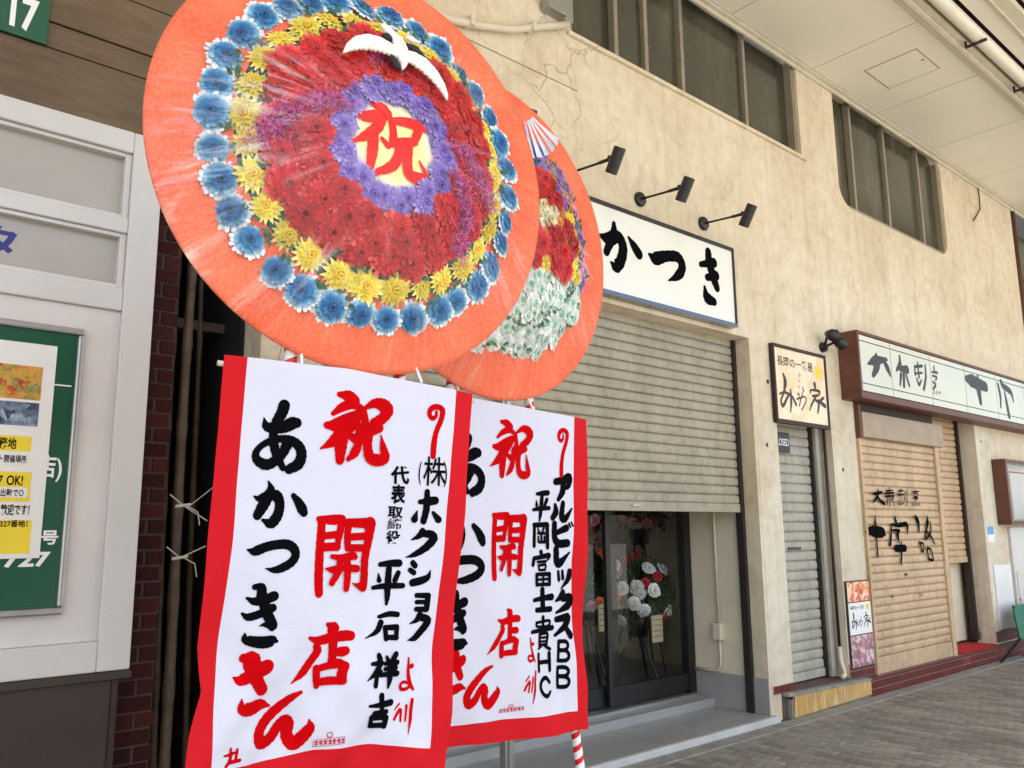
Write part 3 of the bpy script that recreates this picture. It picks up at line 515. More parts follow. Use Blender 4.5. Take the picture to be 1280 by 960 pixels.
GLYPHS['bs'] = [
    ('大', 'g', [[(7852,3073,21),(8015,3124,88),(8262,3168,32)],[(8041,3180,44),(8039,3082,99),(7942,2973,48)],[(8179,3152,36),(8262,3079,68),(8313,3009,27)]]),
    ('衆', 'g', [[(8459,3080,32),(8551,3169,51)],[(8558,3240,37),(8557,3146,70)],[(8481,3106,42),(8705,3117,95)],[(8555,3052,51),(8515,2939,32)],[(8621,3076,52),(8599,2933,47)],[(8674,3051,38),(8724,2954,38)]]),
    ('割', 'g', [[(8892,3172,29),(8893,3092,39)],[(8892,3172,34),(9080,3203,35)],[(8975,3222,34),(8978,3070,39)],[(8895,3100,24),(9064,3128,25)],[(8920,3047,29),(8961,2988,39),(9027,3043,25)],[(9158,3221,30),(9147,3089,40),(9069,2951,44)]]),
    ('烹', 'g', [[(9379,3232,31),(9383,3183,36)],[(9314,3166,25),(9458,3175,31)],[(9324,3126,25),(9430,3122,26),(9391,3084,26)],[(9317,3059,25),(9379,3033,36),(9309,2976,30)],[(9323,2953,20),(9326,2932,20)],[(9393,2960,20),(9403,2937,20)],[(9455,2962,20),(9475,2947,21)]]),
    ('十', 'g', [[(10253,3198,70),(10403,3189,136),(10668,3173,117),(10827,3163,104)],[(10602,3265,46),(10588,3129,116),(10610,2961,75)]]),
    ('字', 'g', [[(11229,3234,62),(11266,3107,68),(11246,2956,43)],[(11343,3284,75),(11403,3234,81),(11641,3183,83),(11701,3074,38)],[(11431,3161,44),(11462,3013,81),(11493,2865,81)]]),
    ('路', 'g', [[(12332,3283,67),(12395,3236,84),(12387,3128,39)],[(12710,3336,23),(12706,3267,69),(12560,3076,28)],[(12791,3276,35),(12773,3164,41),(12576,3064,34)],[(12630,3164,34),(12775,3109,41),(12867,3042,29)],[(12362,3018,39),(12426,2917,39),(12487,3002,34),(12362,3018,28)],[(12584,2970,40),(12608,2865,40),(12750,2862,40),(12705,2967,34),(12584,2970,34)]]),
]
GLYPHS['m'] = [
    ('み', 'd', [[(6426,2800,22),(6450,2733,44),(6417,2637,22),(6367,2563,22),(6393,2519,28),(6477,2608,22),(6523,2636,19)],[(6527,2671,19),(6526,2578,29),(6503,2477,16)],[(6353,2619,16),(6438,2639,22),(6542,2614,22),(6598,2549,26)]]),
    ('う', 'd', [[(6632,2646,13),(6664,2638,13)],[(6615,2598,13),(6676,2615,16),(6651,2542,13)]]),
    ('ら', 'd', [[(6724,2715,13),(6735,2680,16)],[(6683,2616,13),(6740,2633,13),(6769,2601,13),(6685,2510,13)],[(6711,2666,13),(6698,2618,13)]]),
    ('家', 'd', [[(6928,2767,37),(6933,2725,27)],[(6847,2680,20),(6862,2705,17),(7000,2707,24),(6983,2669,14)],[(6878,2653,20),(6972,2668,20)],[(6936,2658,23),(6842,2560,20)],[(6908,2626,20),(6973,2596,30),(6949,2509,20)],[(7063,2653,24),(6975,2608,24)],[(6976,2620,24),(7076,2581,37)],[(6883,2611,17),(6815,2521,13)]]),
]
# ------------------------------------------------------------------ levels of the place (metres)
YW = 3.928        # front face of the main building and of the house on the left
Y0 = 3.868        # front of the steps
ZS = 6.08         # underside of the arcade canopy

# ------------------------------------------------------------------ ground and paving
g = MB(); g.quad((-150, -150, 0), (150, -150, 0), (150, 150, 0), (-150, 150, 0))
ground = structure(part('ground', g, M['ground']))
rd = MB(); rd.quad((-150, -60, .004), (150, -60, .004), (150, -2.0, .004), (-150, -2.0, .004)); structure(part('road', rd, M['bounce_road']))  # unseen street sheet, added as a bounce surface under the sun
def paver_mesh(name, mat):
    b = MB(); w, l, h, c = 0.0465, 0.0965, 0.008, 0.004
    b.v = [(-w, -l, 0), (w, -l, 0), (w, l, 0), (-w, l, 0), (-w + c, -l + c, h), (w - c, -l + c, h), (w - c, l - c, h), (-w + c, l - c, h)]
    b.f = [(4, 5, 6, 7), (0, 1, 5, 4), (1, 2, 6, 5), (2, 3, 7, 6), (3, 0, 4, 7)]; b.m = [0] * 5
    return mesh_of(b, name, mat), b
paver_dark, pb = paver_mesh('paver', M['paver'])
paver_pale, _ = paver_mesh('paver_pale', M['paver_light'])
spots = []
for i in range(-10, 120):
    for j in range(-4, 19):
        x = 3.0 + i * 0.1; y = 0.0 + j * 0.2 + (0.1 if i % 2 else 0)
        if y > Y0 - 0.25: continue
        band = (i % 6 == 0)
        if band and (int(j // 3) * 7 + i) % 5 == 0: band = False
        v = Vector((x, y, 0)) - CAM; dpt = v.dot(FWD)
        sx = 640 + F_PX * v.dot(RGT) / max(dpt, .01); sy = 480 - F_PX * v.dot(UPV) / max(dpt, .01)
        vis = dpt > 1 and 560 < sx < 1330 and 780 < sy < 990
        spots.append((0 if vis else 1, dpt, x, y, band))
spots.sort()
far = MB(); farp = MB()
for k, (nv, dpt, x, y, band) in enumerate(spots):
    dz = R.uniform(-0.0015, 0.0015); rz = R.uniform(-0.012, 0.012)
    if k < 300 and not nv:
        o = piece('paving_brick', paver_pale if band else paver_dark, ground, (x, y, 0.002 + dz), (0, 0, rz))
    else:
        mb_ = farp if band else far; n = len(mb_.v)
        mb_.v += [(x + a, y + b, c + 0.002 + dz) for a, b, c in pb.v]; mb_.f += [tuple(n + q for q in f_) for f_ in pb.f]; mb_.m += pb.m
part('paving_bricks', far, M['paver'], ground, kind='stuff')
part('pale_paving_bricks', farp, M['paver_light'], ground, kind='stuff')
part('bedding', MB().quad((1.8, 3.45, .0075), (14, 3.45, .0075), (14, Y0, .0075), (1.8, Y0, .0075)), M['concrete'], ground)
x = 1.8
while x < 14:                                                    # concrete channel blocks along the foot of the steps
    L_ = 0.6; yf = Y0 - 0.15
    yb_ = Y0 - 0.012
    c = part('kerb_block', MB().box(x + 0.003, x + L_ - 0.003, yf, yb_, -0.02, 0.014 + R.uniform(-.002, .002)), M['concrete'], ground, bevel=0.004)
    x += L_

# ------------------------------------------------------------------ main building
bld = thing('shop_building', 'cream stucco building with roller shutters below and dark upper windows', 'building', (6, YW, 0))
def facade(mb, x0, x1, z0, z1, holes, yf, yb):
    xs = sorted({x0, x1, *[h[0] for h in holes], *[h[1] for h in holes]}); zs = sorted({z0, z1, *[h[2] for h in holes], *[h[3] for h in holes]})
    xs = [a for a in xs if x0 <= a <= x1]; zs = [a for a in zs if z0 <= a <= z1]
    def solid(i, j):
        if not (0 <= i < len(xs) - 1 and 0 <= j < len(zs) - 1): return False
        cx, cz = (xs[i] + xs[i+1]) / 2, (zs[j] + zs[j+1]) / 2
        return not any(h[0] < cx < h[1] and h[2] < cz < h[3] for h in holes)
    for i in range(len(xs) - 1):
        for j in range(len(zs) - 1):
            if not solid(i, j): continue
            a, b, c, d = xs[i], xs[i+1], zs[j], zs[j+1]
            mb.quad((a, yf, c), (b, yf, c), (b, yf, d), (a, yf, d)); mb.quad((b, yb, c), (a, yb, c), (a, yb, d), (b, yb, d))
            if not solid(i-1, j): mb.quad((a, yb, c), (a, yf, c), (a, yf, d), (a, yb, d))
            if not solid(i+1, j): mb.quad((b, yf, c), (b, yb, c), (b, yb, d), (b, yf, d))
            if not solid(i, j-1): mb.quad((a, yb, c), (b, yb, c), (b, yf, c), (a, yf, c))
            if not solid(i, j+1): mb.quad((a, yf, d), (b, yf, d), (b, yb, d), (a, yb, d))
XJ = 6.134                                                     # right jamb of the main shop opening
W1 = (4.045, 7.25, 5.10, 6.9); W2 = (7.965, 10.65, 4.80, 6.115)
holes = [(2.28, XJ, -1, 3.113), (6.485, 7.415, -1, 2.80), (7.89, 10.87, -1, 2.95), W1, W2]
fw_ = MB(); facade(fw_, 1.77, 13.08, 0.0, 7.6, holes, YW, YW + 0.20)
def corner(mb, cx, cz, sx, sz, r):
    pts = [(cx, cz)] + [(cx + sx * r * (1 - math.sin(a)), cz + sz * r * (1 - math.cos(a))) for a in [PI/2 * k / 8 for k in range(9)]]
    if sx * sz > 0: pts = pts[::-1]
    mb.prism(pts, 'y', YW + 0.0015, YW + 0.18)
corner(fw_, W2[0] - .002, W2[2] - .002, 1, 1, 0.26); corner(fw_, W2[1] + .002, W2[2] - .002, -1, 1, 0.22); corner(fw_, W2[1] + .002, W2[3] + .002, -1, -1, 0.24)
part('wall', fw_, M['stucco'], bld)
# the pale render of the piers, a skin 3 mm proud of the wall, up to sign height
for q in ((6.172, 6.485, .22, 2.44), (7.415, 7.872, .30, 2.74), (10.872, 11.30, .30, 2.72)): part('pier_render', MB().box(q[0], q[1], YW - 0.003, YW + 0.002, q[2], q[3]), M['pier'], bld)
# mortar lines and ledges on the upper wall
tr = MB(); tr.box(1.77, 4.1, YW - 0.003, YW + 0.002, 4.655, 4.662)
part('ledge_line', tr, plain('dark crack line', rgb(150, 128, 98), 0.9, var=0.4, scale=14), bld)
# room behind the shop opening
rm = MB()
rm.quad((2.2, 4.67, 0.13), (7.3, 4.67, 0.13), (7.3, 8.2, 0.13), (2.2, 8.2, 0.13))
part('shop_floor', rm, M['grey_tile'], bld)
rm = MB()
rm.quad((XJ + .001, YW + .2, 0.05), (XJ + .001, 4.72, 0.05), (XJ + .001, 4.72, 3.4), (XJ + .001, YW + .2, 3.4)); rm.quad((XJ, 4.72, .1), (7.3, 4.72, .1), (7.3, 4.72, 3.4), (XJ, 4.72, 3.4)); rm.quad((7.3, 4.7, .1), (7.3, 8.2, .1), (7.3, 8.2, 3.4), (7.3, 4.7, 3.4)); rm.quad((2.2, 8.2, 0.1), (7.3, 8.2, 0.1), (7.3, 8.2, 3.4), (2.2, 8.2, 3.4))
rm.quad((2.28, 8.2, 0.1), (2.28, YW + .2, 0.1), (2.28, YW + .2, 3.4), (2.28, 8.2, 3.4)); rm.quad((2.2, YW + .2, 3.4), (7.3, YW + .2, 3.4), (7.3, 8.2, 3.4), (2.2, 8.2, 3.4))
part('shop_room', rm, M['room'], bld)
rv = MB(); rv.quad((XJ - .004, YW + .195, 0.33), (XJ - .004, 4.66, 0.33), (XJ - .004, 4.66, 3.3), (XJ - .004, YW + .195, 3.3)); part('reveal_plaster', rv, M['inner_wall'], bld)
dd = MB(); dd.box(XJ - .012, XJ - .003, YW + 0.001, 4.665, 0.057, 0.33); part('grey_skirting', dd, M['grey_tile'], bld)
# solid mass behind the other openings
bk = MB(); bk.box(6.2, 13.0, YW + 0.45, YW + 0.6, 0, 4.6); part('back_wall', bk, M['room'], bld)
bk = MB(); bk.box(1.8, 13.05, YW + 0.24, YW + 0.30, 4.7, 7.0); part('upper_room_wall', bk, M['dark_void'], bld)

def slat_mesh(name, L, pitch, mat, y=0.013):
    """one curved shutter lath, centred on x, its bottom at z = 0, front towards -y"""
    prof = [(0.012, 0.0), (-0.004, 0.003), (-y * .62, pitch * .10), (-y * .80, pitch * .30), (-y * .80, pitch * .62), (-y * .5, pitch * .84), (-0.001, pitch * .91), (0.012, pitch * 0.93)]
    b = MB(); n = len(prof)
    for sx in (-L/2, L/2): b.v += [(sx, p[0], p[1]) for p in prof]
    b.f = [(i, n + i, n + i + 1, i + 1) for i in range(n - 1)]; b.m = [0] * (n - 1)
    return mesh_of(b, name, mat, smooth=True)
def shutter(name, x0, x1, z0, z1, Y, pitch, mat, label=None, bar=0.07, rails=True, railmat=None):
    root = part(name, MB().box(x0, x1, Y + 0.012, Y + 0.02, z0, z1), mat, bld)
    if label: root['label'] = label
    me = slat_mesh('slat', x1 - x0 - 0.01, pitch, mat)
    z = z0 + bar
    while z < z1 - 0.01:
        piece('slat', me, root, ((x0 + x1) / 2, Y + R.uniform(-.0012, .0012), z)); z += pitch
    part('bottom_bar', MB().box(x0 + .004, x1 - .004, Y - 0.02, Y + 0.01, z0, z0 + bar), mat, root, bevel=0.004)
    if rails:
        rmx = railmat or M['rail']
        part('guide_rail', MB().box(x1 - 0.004, x1 + 0.034, Y - 0.035, Y + 0.03, 0.058 if z0 > 1 else z0, z1), rmx, root)
        part('guide_rail', MB().box(x0 - 0.034, x0 + 0.004, Y - 0.035, Y + 0.03, 0.058 if z0 > 1 else z0, z1), rmx, root)
    return root
YS = 4.095
main_sh = shutter('roller_shutter', 2.32, XJ - 0.036, 1.645, 3.12, YS, 0.0745, M['shutter'], 'wide beige roller shutter pulled half way down over the shop door')
part('shutter_handle', MB().box(4.72, 4.82, YS - 0.032, YS - 0.018, 1.675, 1.70), M['alu'], main_sh, bevel=.003)
px_ = onY(632, 945, YS - .06).x
part('shutter_post', MB().box(px_ - .035, px_ + .035, YS - .10, YS - .045, 0.12, 3.11).box(px_ - .012, px_ + .012, YS - .112, YS - .102, 0.12, 3.11), M['alu'], bld, bevel=.003)
miura_sh = shutter('roller_shutter', 6.50, 7.285, 0.21, 2.80, 4.10, 0.086, M['shutter_grey'], 'narrow grey roller shutter closed to the step', rails=False)
part('guide_rail', MB().box(7.287, 7.31, 4.06, 4.12, 0.2, 2.8), M['rail'], miura_sh)
part('guide_post', MB().box(7.314, 7.405, 4.03, 4.12, 0.2, 2.8), M['shutter_grey'], miura_sh, bevel=.004)
part('shutter_lock', MB().box(6.80, 7.0, 4.075, 4.085, 1.325, 1.345), M['black'], miura_sh)
tan = shutter('roller_shutter', 7.925, 9.615, 0.165, 2.44, YW + 0.002, 0.0765, M['shutter_tan'], 'tan roller shutter with black brush lettering, fully closed', bar=0.15, rails=False)
part('guide_rail', MB().box(7.893, 7.928, YW - 0.03, YW + 0.02, 0.16, 2.40), M['shutter_tan'], tan)
part('guide_rail', MB().box(9.612, 9.70, YW - 0.03, YW + 0.02, 0.16, 2.40), M['shutter_tan'], tan)
part('painted_shadow_gap', MB().box(9.701, 9.716, YW - 0.02, YW + 0.2, 0.16, 2.40), M['rail'], tan)  # solid dark strip standing in for the shaded gap beside the rail
part('shutter_box', MB().box(7.935, 9.80, YW - 0.06, YW + 0.15, 2.385, 2.632), M['shutter_box'], bld, bevel=.005)
part('box_end_plate', MB().box(7.892, 7.933, YW - 0.05, YW + 0.15, 2.37, 2.70), M['brown_metal'], bld)
part('lintel_board', MB().box(7.892, 9.74, YW + 0.02, YW + 0.1, 2.634, 2.95), M['dark_brown'], bld)
for (px0, py0) in ((1116, 737), (1139, 742)): pass
for px0, py0 in ((1133, 718), (1118, 745), (1152, 743)):
    p = onY(px0, py0, YW - .02); part('lock_plate', MB().box(p.x - .022, p.x + .022, YW - .022, YW - .014, p.z - .012, p.z + .012), M['shutter_box'] if px0 != 1133 else M['black'], tan)
sec = shutter('roller_shutter', 9.76, 10.80, 1.10, 2.80, 4.14, 0.0765, M['shutter_tan'], 'narrow tan roller shutter half open above a red mat', rails=False)
part('guide_rail', MB().box(10.80, 10.852, 4.10, 4.17, 0.21, 2.80), M['dark_brown'], sec)
part('guide_rail_foot', MB().box(10.856, 10.868, 4.08, 4.16, 0.21, 0.30), M['alu'], sec)
part('alcove_wall', MB().box(9.72, 10.869, 4.24, 4.30, 0.2, 2.8), M['inner_wall'], bld)
# upper windows
def upper_window(x0, x1, z0, z1, bars, label):
    w = part('window', MB().box(x0 - .0, x1, YW + .125, YW + .15, z0, z1), M['pane_dark'], bld, label=label)
    fr = MB(); fr.box(x0 + .002, x1 - .002, YW + .03, YW + .124, z0 + .002, z0 + .05); fr.box(x0 + .002, x0 + .05, YW + .03, YW + .124, z0 + .051, z1); fr.box(x1 - .05, x1 - .002, YW + .03, YW + .124, z0 + .051, z1)
    part('frame', fr, M['alu_bronze'], w)
    for i, b in enumerate(bars):
        part('mullion', MB().box(b - .022, b + .022, YW + .055, YW + .122, z0 + .051, z1), M['alu_bronze'], w, bevel=.003)
        part('pane', MB().box(b + .03, (bars[i+1] if i + 1 < len(bars) else x1) - .03, YW + .095 + .012 * (i % 2), YW + .10 + .012 * (i % 2), z0 + .06, z1 - .01), M['pane_dark'], w)
    return w
b1 = [onY(a, b, YW + .08).x for a, b in ((806, 80), (852, 110), (932, 160))]
upper_window(*W1, [4.62] + b1, 'wide dark upper window cut off by the canopy')
b2 = [onY(a, b, YW + .08).x for a, b in ((1068, 255), (1111, 280), (1154, 305))]
w2 = upper_window(*W2, b2, 'dark upper window with rounded corners')
part('sill', MB().box(W1[0] - .04, W1[1] + .06, YW - .03, YW + .03, W1[2] - .035, W1[2] - .002), M['stucco'], bld, bevel=.005)
# pier foot tiles: oxblood tiles two courses high, each its own piece
def tile_face(parent, x0, x1, z0, courses, Y, tw=0.105, th=0.056, depth=0.012):
    part('tile_bed', MB().box(x0, x1, Y + .001, Y + depth, z0, z0 + courses * (th + .006)), M['tile_joint'], parent)
    me = {}
    for c in range(courses):
        x = x0 + .003 + (0 if c % 2 == 0 else -tw / 2)
        while x < x1 - .004:
            a, b = max(x, x0 + .002), min(x + tw - .006, x1 - .002)
            if b - a > .015:
                key = round(b - a, 3)
                if key not in me: me[key] = mesh_of(MB().box(-key/2, key/2, -.004, .004, 0, th), 'tile', M['red_tile'])
                piece('tile', me[key], parent, ((a + b) / 2, Y + .0005, z0 + .003 + c * (th + .006)))
            x += tw
tile_face(bld, 6.18, 6.485, 0.205, 1, YW - .012)
tile_face(bld, 7.415, 7.875, 0.185, 2, YW - .012)
tile_face(bld, 10.872, 11.6, 0.185, 2, YW - .012)
# glazed sliding door of the shop
YD = 4.655
door = part('sliding_door', MB().box(2.30, XJ - .006, YD - .03, YD + .05, 2.55, 3.2).box(6.03, XJ - .014, YD - .03, YD + .05, 0.15, 2.549), M['black'], bld)
def leaf(px0, px1, yy):
    xa, xb = onY(px0, 760, yy).x, onY(px1, 760, yy).x
    f_ = MB(); z0, z1 = 0.165, 2.54
    f_.box(xa, xa + .05, yy - .02, yy + .02, z0, z1).box(xb - .085, xb, yy - .02, yy + .02, z0, z1).box(xa + .0505, xb - .0855, yy - .019, yy + .019, z0, z0 + .14).box(xa + .0505, xb - .0855, yy - .019, yy + .019, z1 - .08, z1)
    part('door_frame', f_, M['black'], door)
    part('glass_pane', MB().quad((xa + .05, yy, z0 + .14), (xb - .085, yy, z0 + .14), (xb - .085, yy, z1 - .08), (xa + .05, yy, z1 - .08)), M['glass'], door)
    return xa, xb
xa, xb = leaf(757, 868, YD); leaf(600, 770, YD + .05)
leaf(430, 612, YD)
part('door_sill', MB().box(2.3, XJ - .014, YD - .09, YD - .032, .126, .150), M['alu'], door)
# steps
apr = thing('shop_step', 'low grey tiled step with pale nosing before the shop door', 'step', (4.2, 3.8, 0))
part('tread', MB().box(1.78, 6.17, 3.90, 4.66, 0.0, 0.056), M['grey_tile'], apr)
part('nosing', MB().box(1.78, 6.17, 3.862, 3.899, 0.0, 0.059), M['white_edge'], apr, bevel=.004)
part('door_threshold', MB().box(2.3, XJ - .02, 4.44, 4.659, 0.057, 0.125), M['grey_tile'], apr)
for k in range(7):
    xx = 2.4 + .6 * k; part('joint', MB().box(xx, xx + .004, 3.90, 4.43, 0.0562, 0.0568), M['concrete'], apr)
ys = thing('yellow_step', 'doorstep faced in peeling ochre yellow paint below the grey shutter', 'step', (7, Y0, 0))
def wedge(x0, x1, y0, y1, za, zb, zc, zd):
    b = MB(); b.v = [(x0,y0,za),(x1,y0,zb),(x1,y1,zb),(x0,y1,za),(x0,y0,zc),(x1,y0,zd),(x1,y1,zd),(x0,y1,zc)]
    b.f = [(0,3,2,1),(4,5,6,7),(0,1,5,4),(1,2,6,5),(2,3,7,6),(3,0,4,7)]; b.m = [0]*6; return b
part('yellow_face', wedge(6.385, 7.675, Y0 - .006, Y0 + .01, 0.012, 0.03, 0.178, 0.148), M['yellow_paint'], ys)
part('nosing', wedge(6.30, 7.675, Y0 - .012, Y0 + .05, .179, .149, .206, .170), M['concrete'], ys, bevel=.004)
part('tread', wedge(6.30, 7.89, Y0 + .051, YW + .3, .0, .0, .205, .188), plain('dark step tread', rgb(92, 72, 64), .7, var=.3, scale=5), ys)
part('riser_core', MB().box(6.365, 7.67, Y0 + .011, Y0 + .05, 0, .148), M['concrete'], ys)
ts = thing('tiled_step', 'oxblood tiled doorstep with pale joints below the tan shutter', 'step', (9.5, Y0, 0))
part('core', MB().box(7.68, 13.3, Y0 + .012, YW + .31, 0, .163), M['concrete'], ts)
tile_face(ts, 7.68, 13.0, 0.0, 2, Y0 - .002, tw=.215, th=.062, depth=.012)
part('edge_tile', MB().box(7.68, 13.0, Y0 - .004, Y0 + .06, .139, .166), M['red_tile'], ts, bevel=.003)
mt = part('doormat', MB().box(9.80, 10.84, Y0 + .03, 4.225, .1645, .176), M['mat_red']); tag(mt, 'flat red doormat in the alcove under the half open shutter', 'mat')
# conduit with socket box on the shop reveal
cd = thing('socket_box', 'small cream electrical box with conduit on the shop side wall', 'electrical box', (XJ - .01, 4.35, .7))
part('housing', MB().box(XJ - .075, XJ - .005, 4.315, 4.395, .60, .735), M['pvc'], cd, bevel=.008)
part('conduit', MB().tube([(XJ - .03, 4.355, .735), (XJ - .03, 4.355, 2.4)], .012).tube([(XJ - .03, 4.355, .60), (XJ - .03, 4.355, .40), (XJ - .03, 4.38, .355), (XJ - .03, 4.45, .345), (XJ - .03, 4.62, .345)], .012), M['pvc'], cd, smooth=True)

# ------------------------------------------------------------------ signs on the main building
def characters(key, parent, mapf, names=None):
    mats = {'k': M['ink'], 'r': M['red_ink'], 'o': M['orange_ink'], 'g': M['ink_grey'], 'd': M['ink_grey']}
    for nm, c, st in GLYPHS[key]:
        part('character', stroke_mesh(st, mapf, BRUSH=1.0 if nm in '岡富士貴路字衆割烹祝' and key not in ('b1', 'w1') else 1.2), mats[c], parent, local=mapf in LOCAL_MAPS)
LOCAL_MAPS = set()
def remap(key, src, dst, Y):
    xs = [q[0]/1000 for _, _, st in GLYPHS[key] for s in st for q in s]; zs = [q[1]/1000 for _, _, st in GLYPHS[key] for s in st for q in s]
    x0, x1, z0, z1 = min(xs), max(xs), min(zs), max(zs)
    return lambda x, z, l: (dst[0] + (x - x0) / (x1 - x0) * (dst[1] - dst[0]), Y - l, dst[2] + (z - z0) / (z1 - z0) * (dst[3] - dst[2]))
sg = thing('shop_sign', 'long white shop sign with black brush characters above the shutter', 'sign', (4.6, YW, 3.25))
part('panel', MB().box(2.92, 5.84, YW - .072, YW - .002, 3.178, 3.80), M['sign_white'], sg)
fr = MB(); fr.box(2.88, 5.86, YW - .085, YW - .001, 3.801, 3.83).box(2.88, 2.919, YW - .085, YW - .001, 3.177, 3.8005).box(5.841, 5.86, YW - .085, YW - .001, 3.177, 3.8005)
part('frame', fr, M['black'], sg, bevel=.002)
part('bottom_rail', MB().box(2.88, 5.86, YW - .085, YW - .001, 3.148, 3.1765), plain('polished dark steel', rgb(110, 114, 120), .1, .95, var=.05), sg, bevel=.002)
characters('s', sg, flat(YW - .0735))
def spotlight(x, label):
    s_ = thing('sign_spotlight', label, 'spotlight', (x, YW, 4.0), group='black spotlights above the white shop sign')
    part('wall_base', MB().lathe([(0, -.03), (.05, -.03), (.058, -.02), (.058, -.001), (0, -.001)], 20, (x, YW, 3.995), 'y'), M['black'], s_, smooth=True)
    e = Vector((x, 3.53, 3.965))
    part('arm', MB().tube([(x, YW - .02, 3.995), (x, 3.68, 3.975), e], .009, 8).tube([(x, 3.64, 3.972), (x, 3.53, 3.965)], .013, 8), M['black'], s_, smooth=True)
    d = Vector((0.06, .56, -.83)).normalized(); c = e + Vector((.0, -.03, -.03))
    part('lamp_head', MB().tube([c - d * .095, c - d * .09, c + d * .085, c + d * .085], [.036, .042, .042, .036], 16), M['black'], s_, smooth=False, bevel=.002)
    part('knuckle', MB().tube([e + Vector((-.03, 0, 0)), e + Vector((.03, 0, 0))], .014, 8), M['black'], s_)
spotlight(5.555, 'black spotlight nearest the right end of the white sign')
spotlight(4.755, 'black spotlight, second from the right end of the white sign')
spotlight(4.005, 'black spotlight over the sign, its base touching the rear wreath in view')
spotlight(3.205, 'black spotlight peeping out from behind the wreaths, leftmost of the four')
# small picture sign
ms = thing('picture_sign', 'square cream sign with brush lettering and yellow star on the pier', 'sign', (6.8, YW, 2.4))
part('panel', MB().box(6.455, 7.31, YW - .035, YW - .006, 2.445, 3.08), M['miura_ground'], ms)
f_ = MB(); f_.box(6.43, 7.335, YW - .045, YW - .0055, 3.081, 3.11).box(6.43, 7.335, YW - .045, YW - .0055, 2.41, 2.444).box(6.43, 6.454, YW - .045, YW - .0055, 2.4445, 3.0805).box(7.311, 7.335, YW - .045, YW - .0055, 2.4445, 3.0805)
part('frame', f_, M['dark_brown'], ms)
characters('m', ms, remap('m', None, (6.51, 7.27, 2.52, 2.85), YW - .0353))
text(ms, '長岡の一番星', (6.50, 7.10, 2.92, 3.01), YW - .0355, M['ink_grey'], .012)
def star(cx, cz, r, Y): return MB().poly([(cx + (r if k % 2 == 0 else r * .5) * math.sin(PI * k / 5), Y, cz + (r if k % 2 == 0 else r * .5) * math.cos(PI * k / 5)) for k in range(9, -1, -1)])
part('star', star(7.20, 2.93, .085, YW - .0362), M['yellow'], ms)
fx = MB()
for k in range(5):
    fx.lathe([(.0, 0), (.022 - .002 * k, 0.0003)], 12, (6.86 - .012 * k, YW - .0353, 2.87 - .055 * k), 'y')
part('dumplings', fx, plain('pink print', rgb(226, 150, 150), .5), ms)
# little CLOSED board
cl = thing('closed_board', 'small black board lettered CLOSED hanging on the grey shutter', 'sign', (6.5, 4.06, 2.15))
p = onY(978, 553, 4.055)
part('board', MB().box(p.x - .16, p.x + .115, 4.05, 4.06, p.z - .09, p.z + .09), M['black'], cl, bevel=.02)
text(cl, 'CLOSED', (p.x - .14, p.x + .095, p.z - .03, p.z + .035), 4.0495, M['white'], .01)
# twin floodlight
fl = thing('twin_floodlight', 'small black twin spotlight beside the brown sign box', 'spotlight', (7.3, YW, 3.2))
p = onY(1033, 424, 3.85)
part('mount', MB().lathe([(0, -.04), (.045, -.04), (.05, -.001), (0, -.001)], 16, (7.36, YW, 3.20), 'y'), M['black'], fl)
for a, b in ((-.06, .035), (.085, -.02)):
    c = Vector((p.x + .05 + a, 3.80, p.z + b)); d = Vector((-.3, -.8, -.4)).normalized()
    part('lamp_head', MB().tube([c - d * .05, c + d * .01, c + d * .06], [.03, .055, .06], 14), M['black'], fl, smooth=True)
    part('bracket', MB().tube([(7.36, YW - .03, 3.20), c - d * .04], .012), M['black'], fl)
# long brown box sign
YB = 3.725
bs = thing('fascia_sign', 'long brown box sign with cream panels and weathered brush lettering', 'sign', (9, YW, 2.72))
bx = MB(); bx.box(7.665, 13.4, YB - .002, YW - .003, 3.355, 3.385).box(7.665, 13.4, YB - .002, YW - .003, 2.725, 2.79).box(7.665, 7.70, YB - .002, YW - .003, 2.7905, 3.3545)
part('casing', bx, M['brown_metal'], bs, bevel=.003)
part('back_plate', MB().box(7.70, 13.39, YB + .05, YW - .004, 2.79, 3.355), M['dark_brown'], bs)
xs_ = [7.705, 8.347, 9.277, 10.205, 11.15, 12.1, 13.05]
for a, b in zip(xs_, xs_[1:]):
    part('panel', MB().box(a + .006, b - .006, YB + .004, YB + .012, 2.80, 3.345), M['sign_cream'], bs)
    for zr_ in (3.285, 2.868): part('rule', MB().box(a + .006, b - .006, YB + .001, YB + .0035, zr_, zr_ + .008), M['ink_grey'], bs)
characters('bs', bs, flat(YB + .003))
characters('sh', tan, flat(YW - .0215))
# picture board on the pier
pb_ = thing('picture_board', 'narrow board with three food and people pictures on the pier foot', 'poster', (7.65, YW, .26))
part('backing', MB().box(7.435, 7.868, YW - .022, YW - .004, .262, 1.03), M['ink_grey'], pb_)
part('picture', MB().box(7.445, 7.70, YW - .026, YW - .0225, .845, 1.02).box(7.705, 7.86, YW - .026, YW - .0225, .845, 1.02), M['redfood'], pb_)
part('picture', MB().box(7.445, 7.86, YW - .026, YW - .0225, .555, .835), M['white'], pb_)
part('picture', MB().box(7.445, 7.86, YW - .026, YW - .0225, .275, .545), M['people'], pb_)
characters('m', pb_, remap('m', None, (7.48, 7.83, .60, .75), YW - .0265))
text(pb_, '長岡の一番星', (7.47, 7.72, .775, .81), YW - .0265, M['ink_grey'], .01)
part('star', star(7.80, .79, .04, YW - .0268), M['yellow'], pb_)
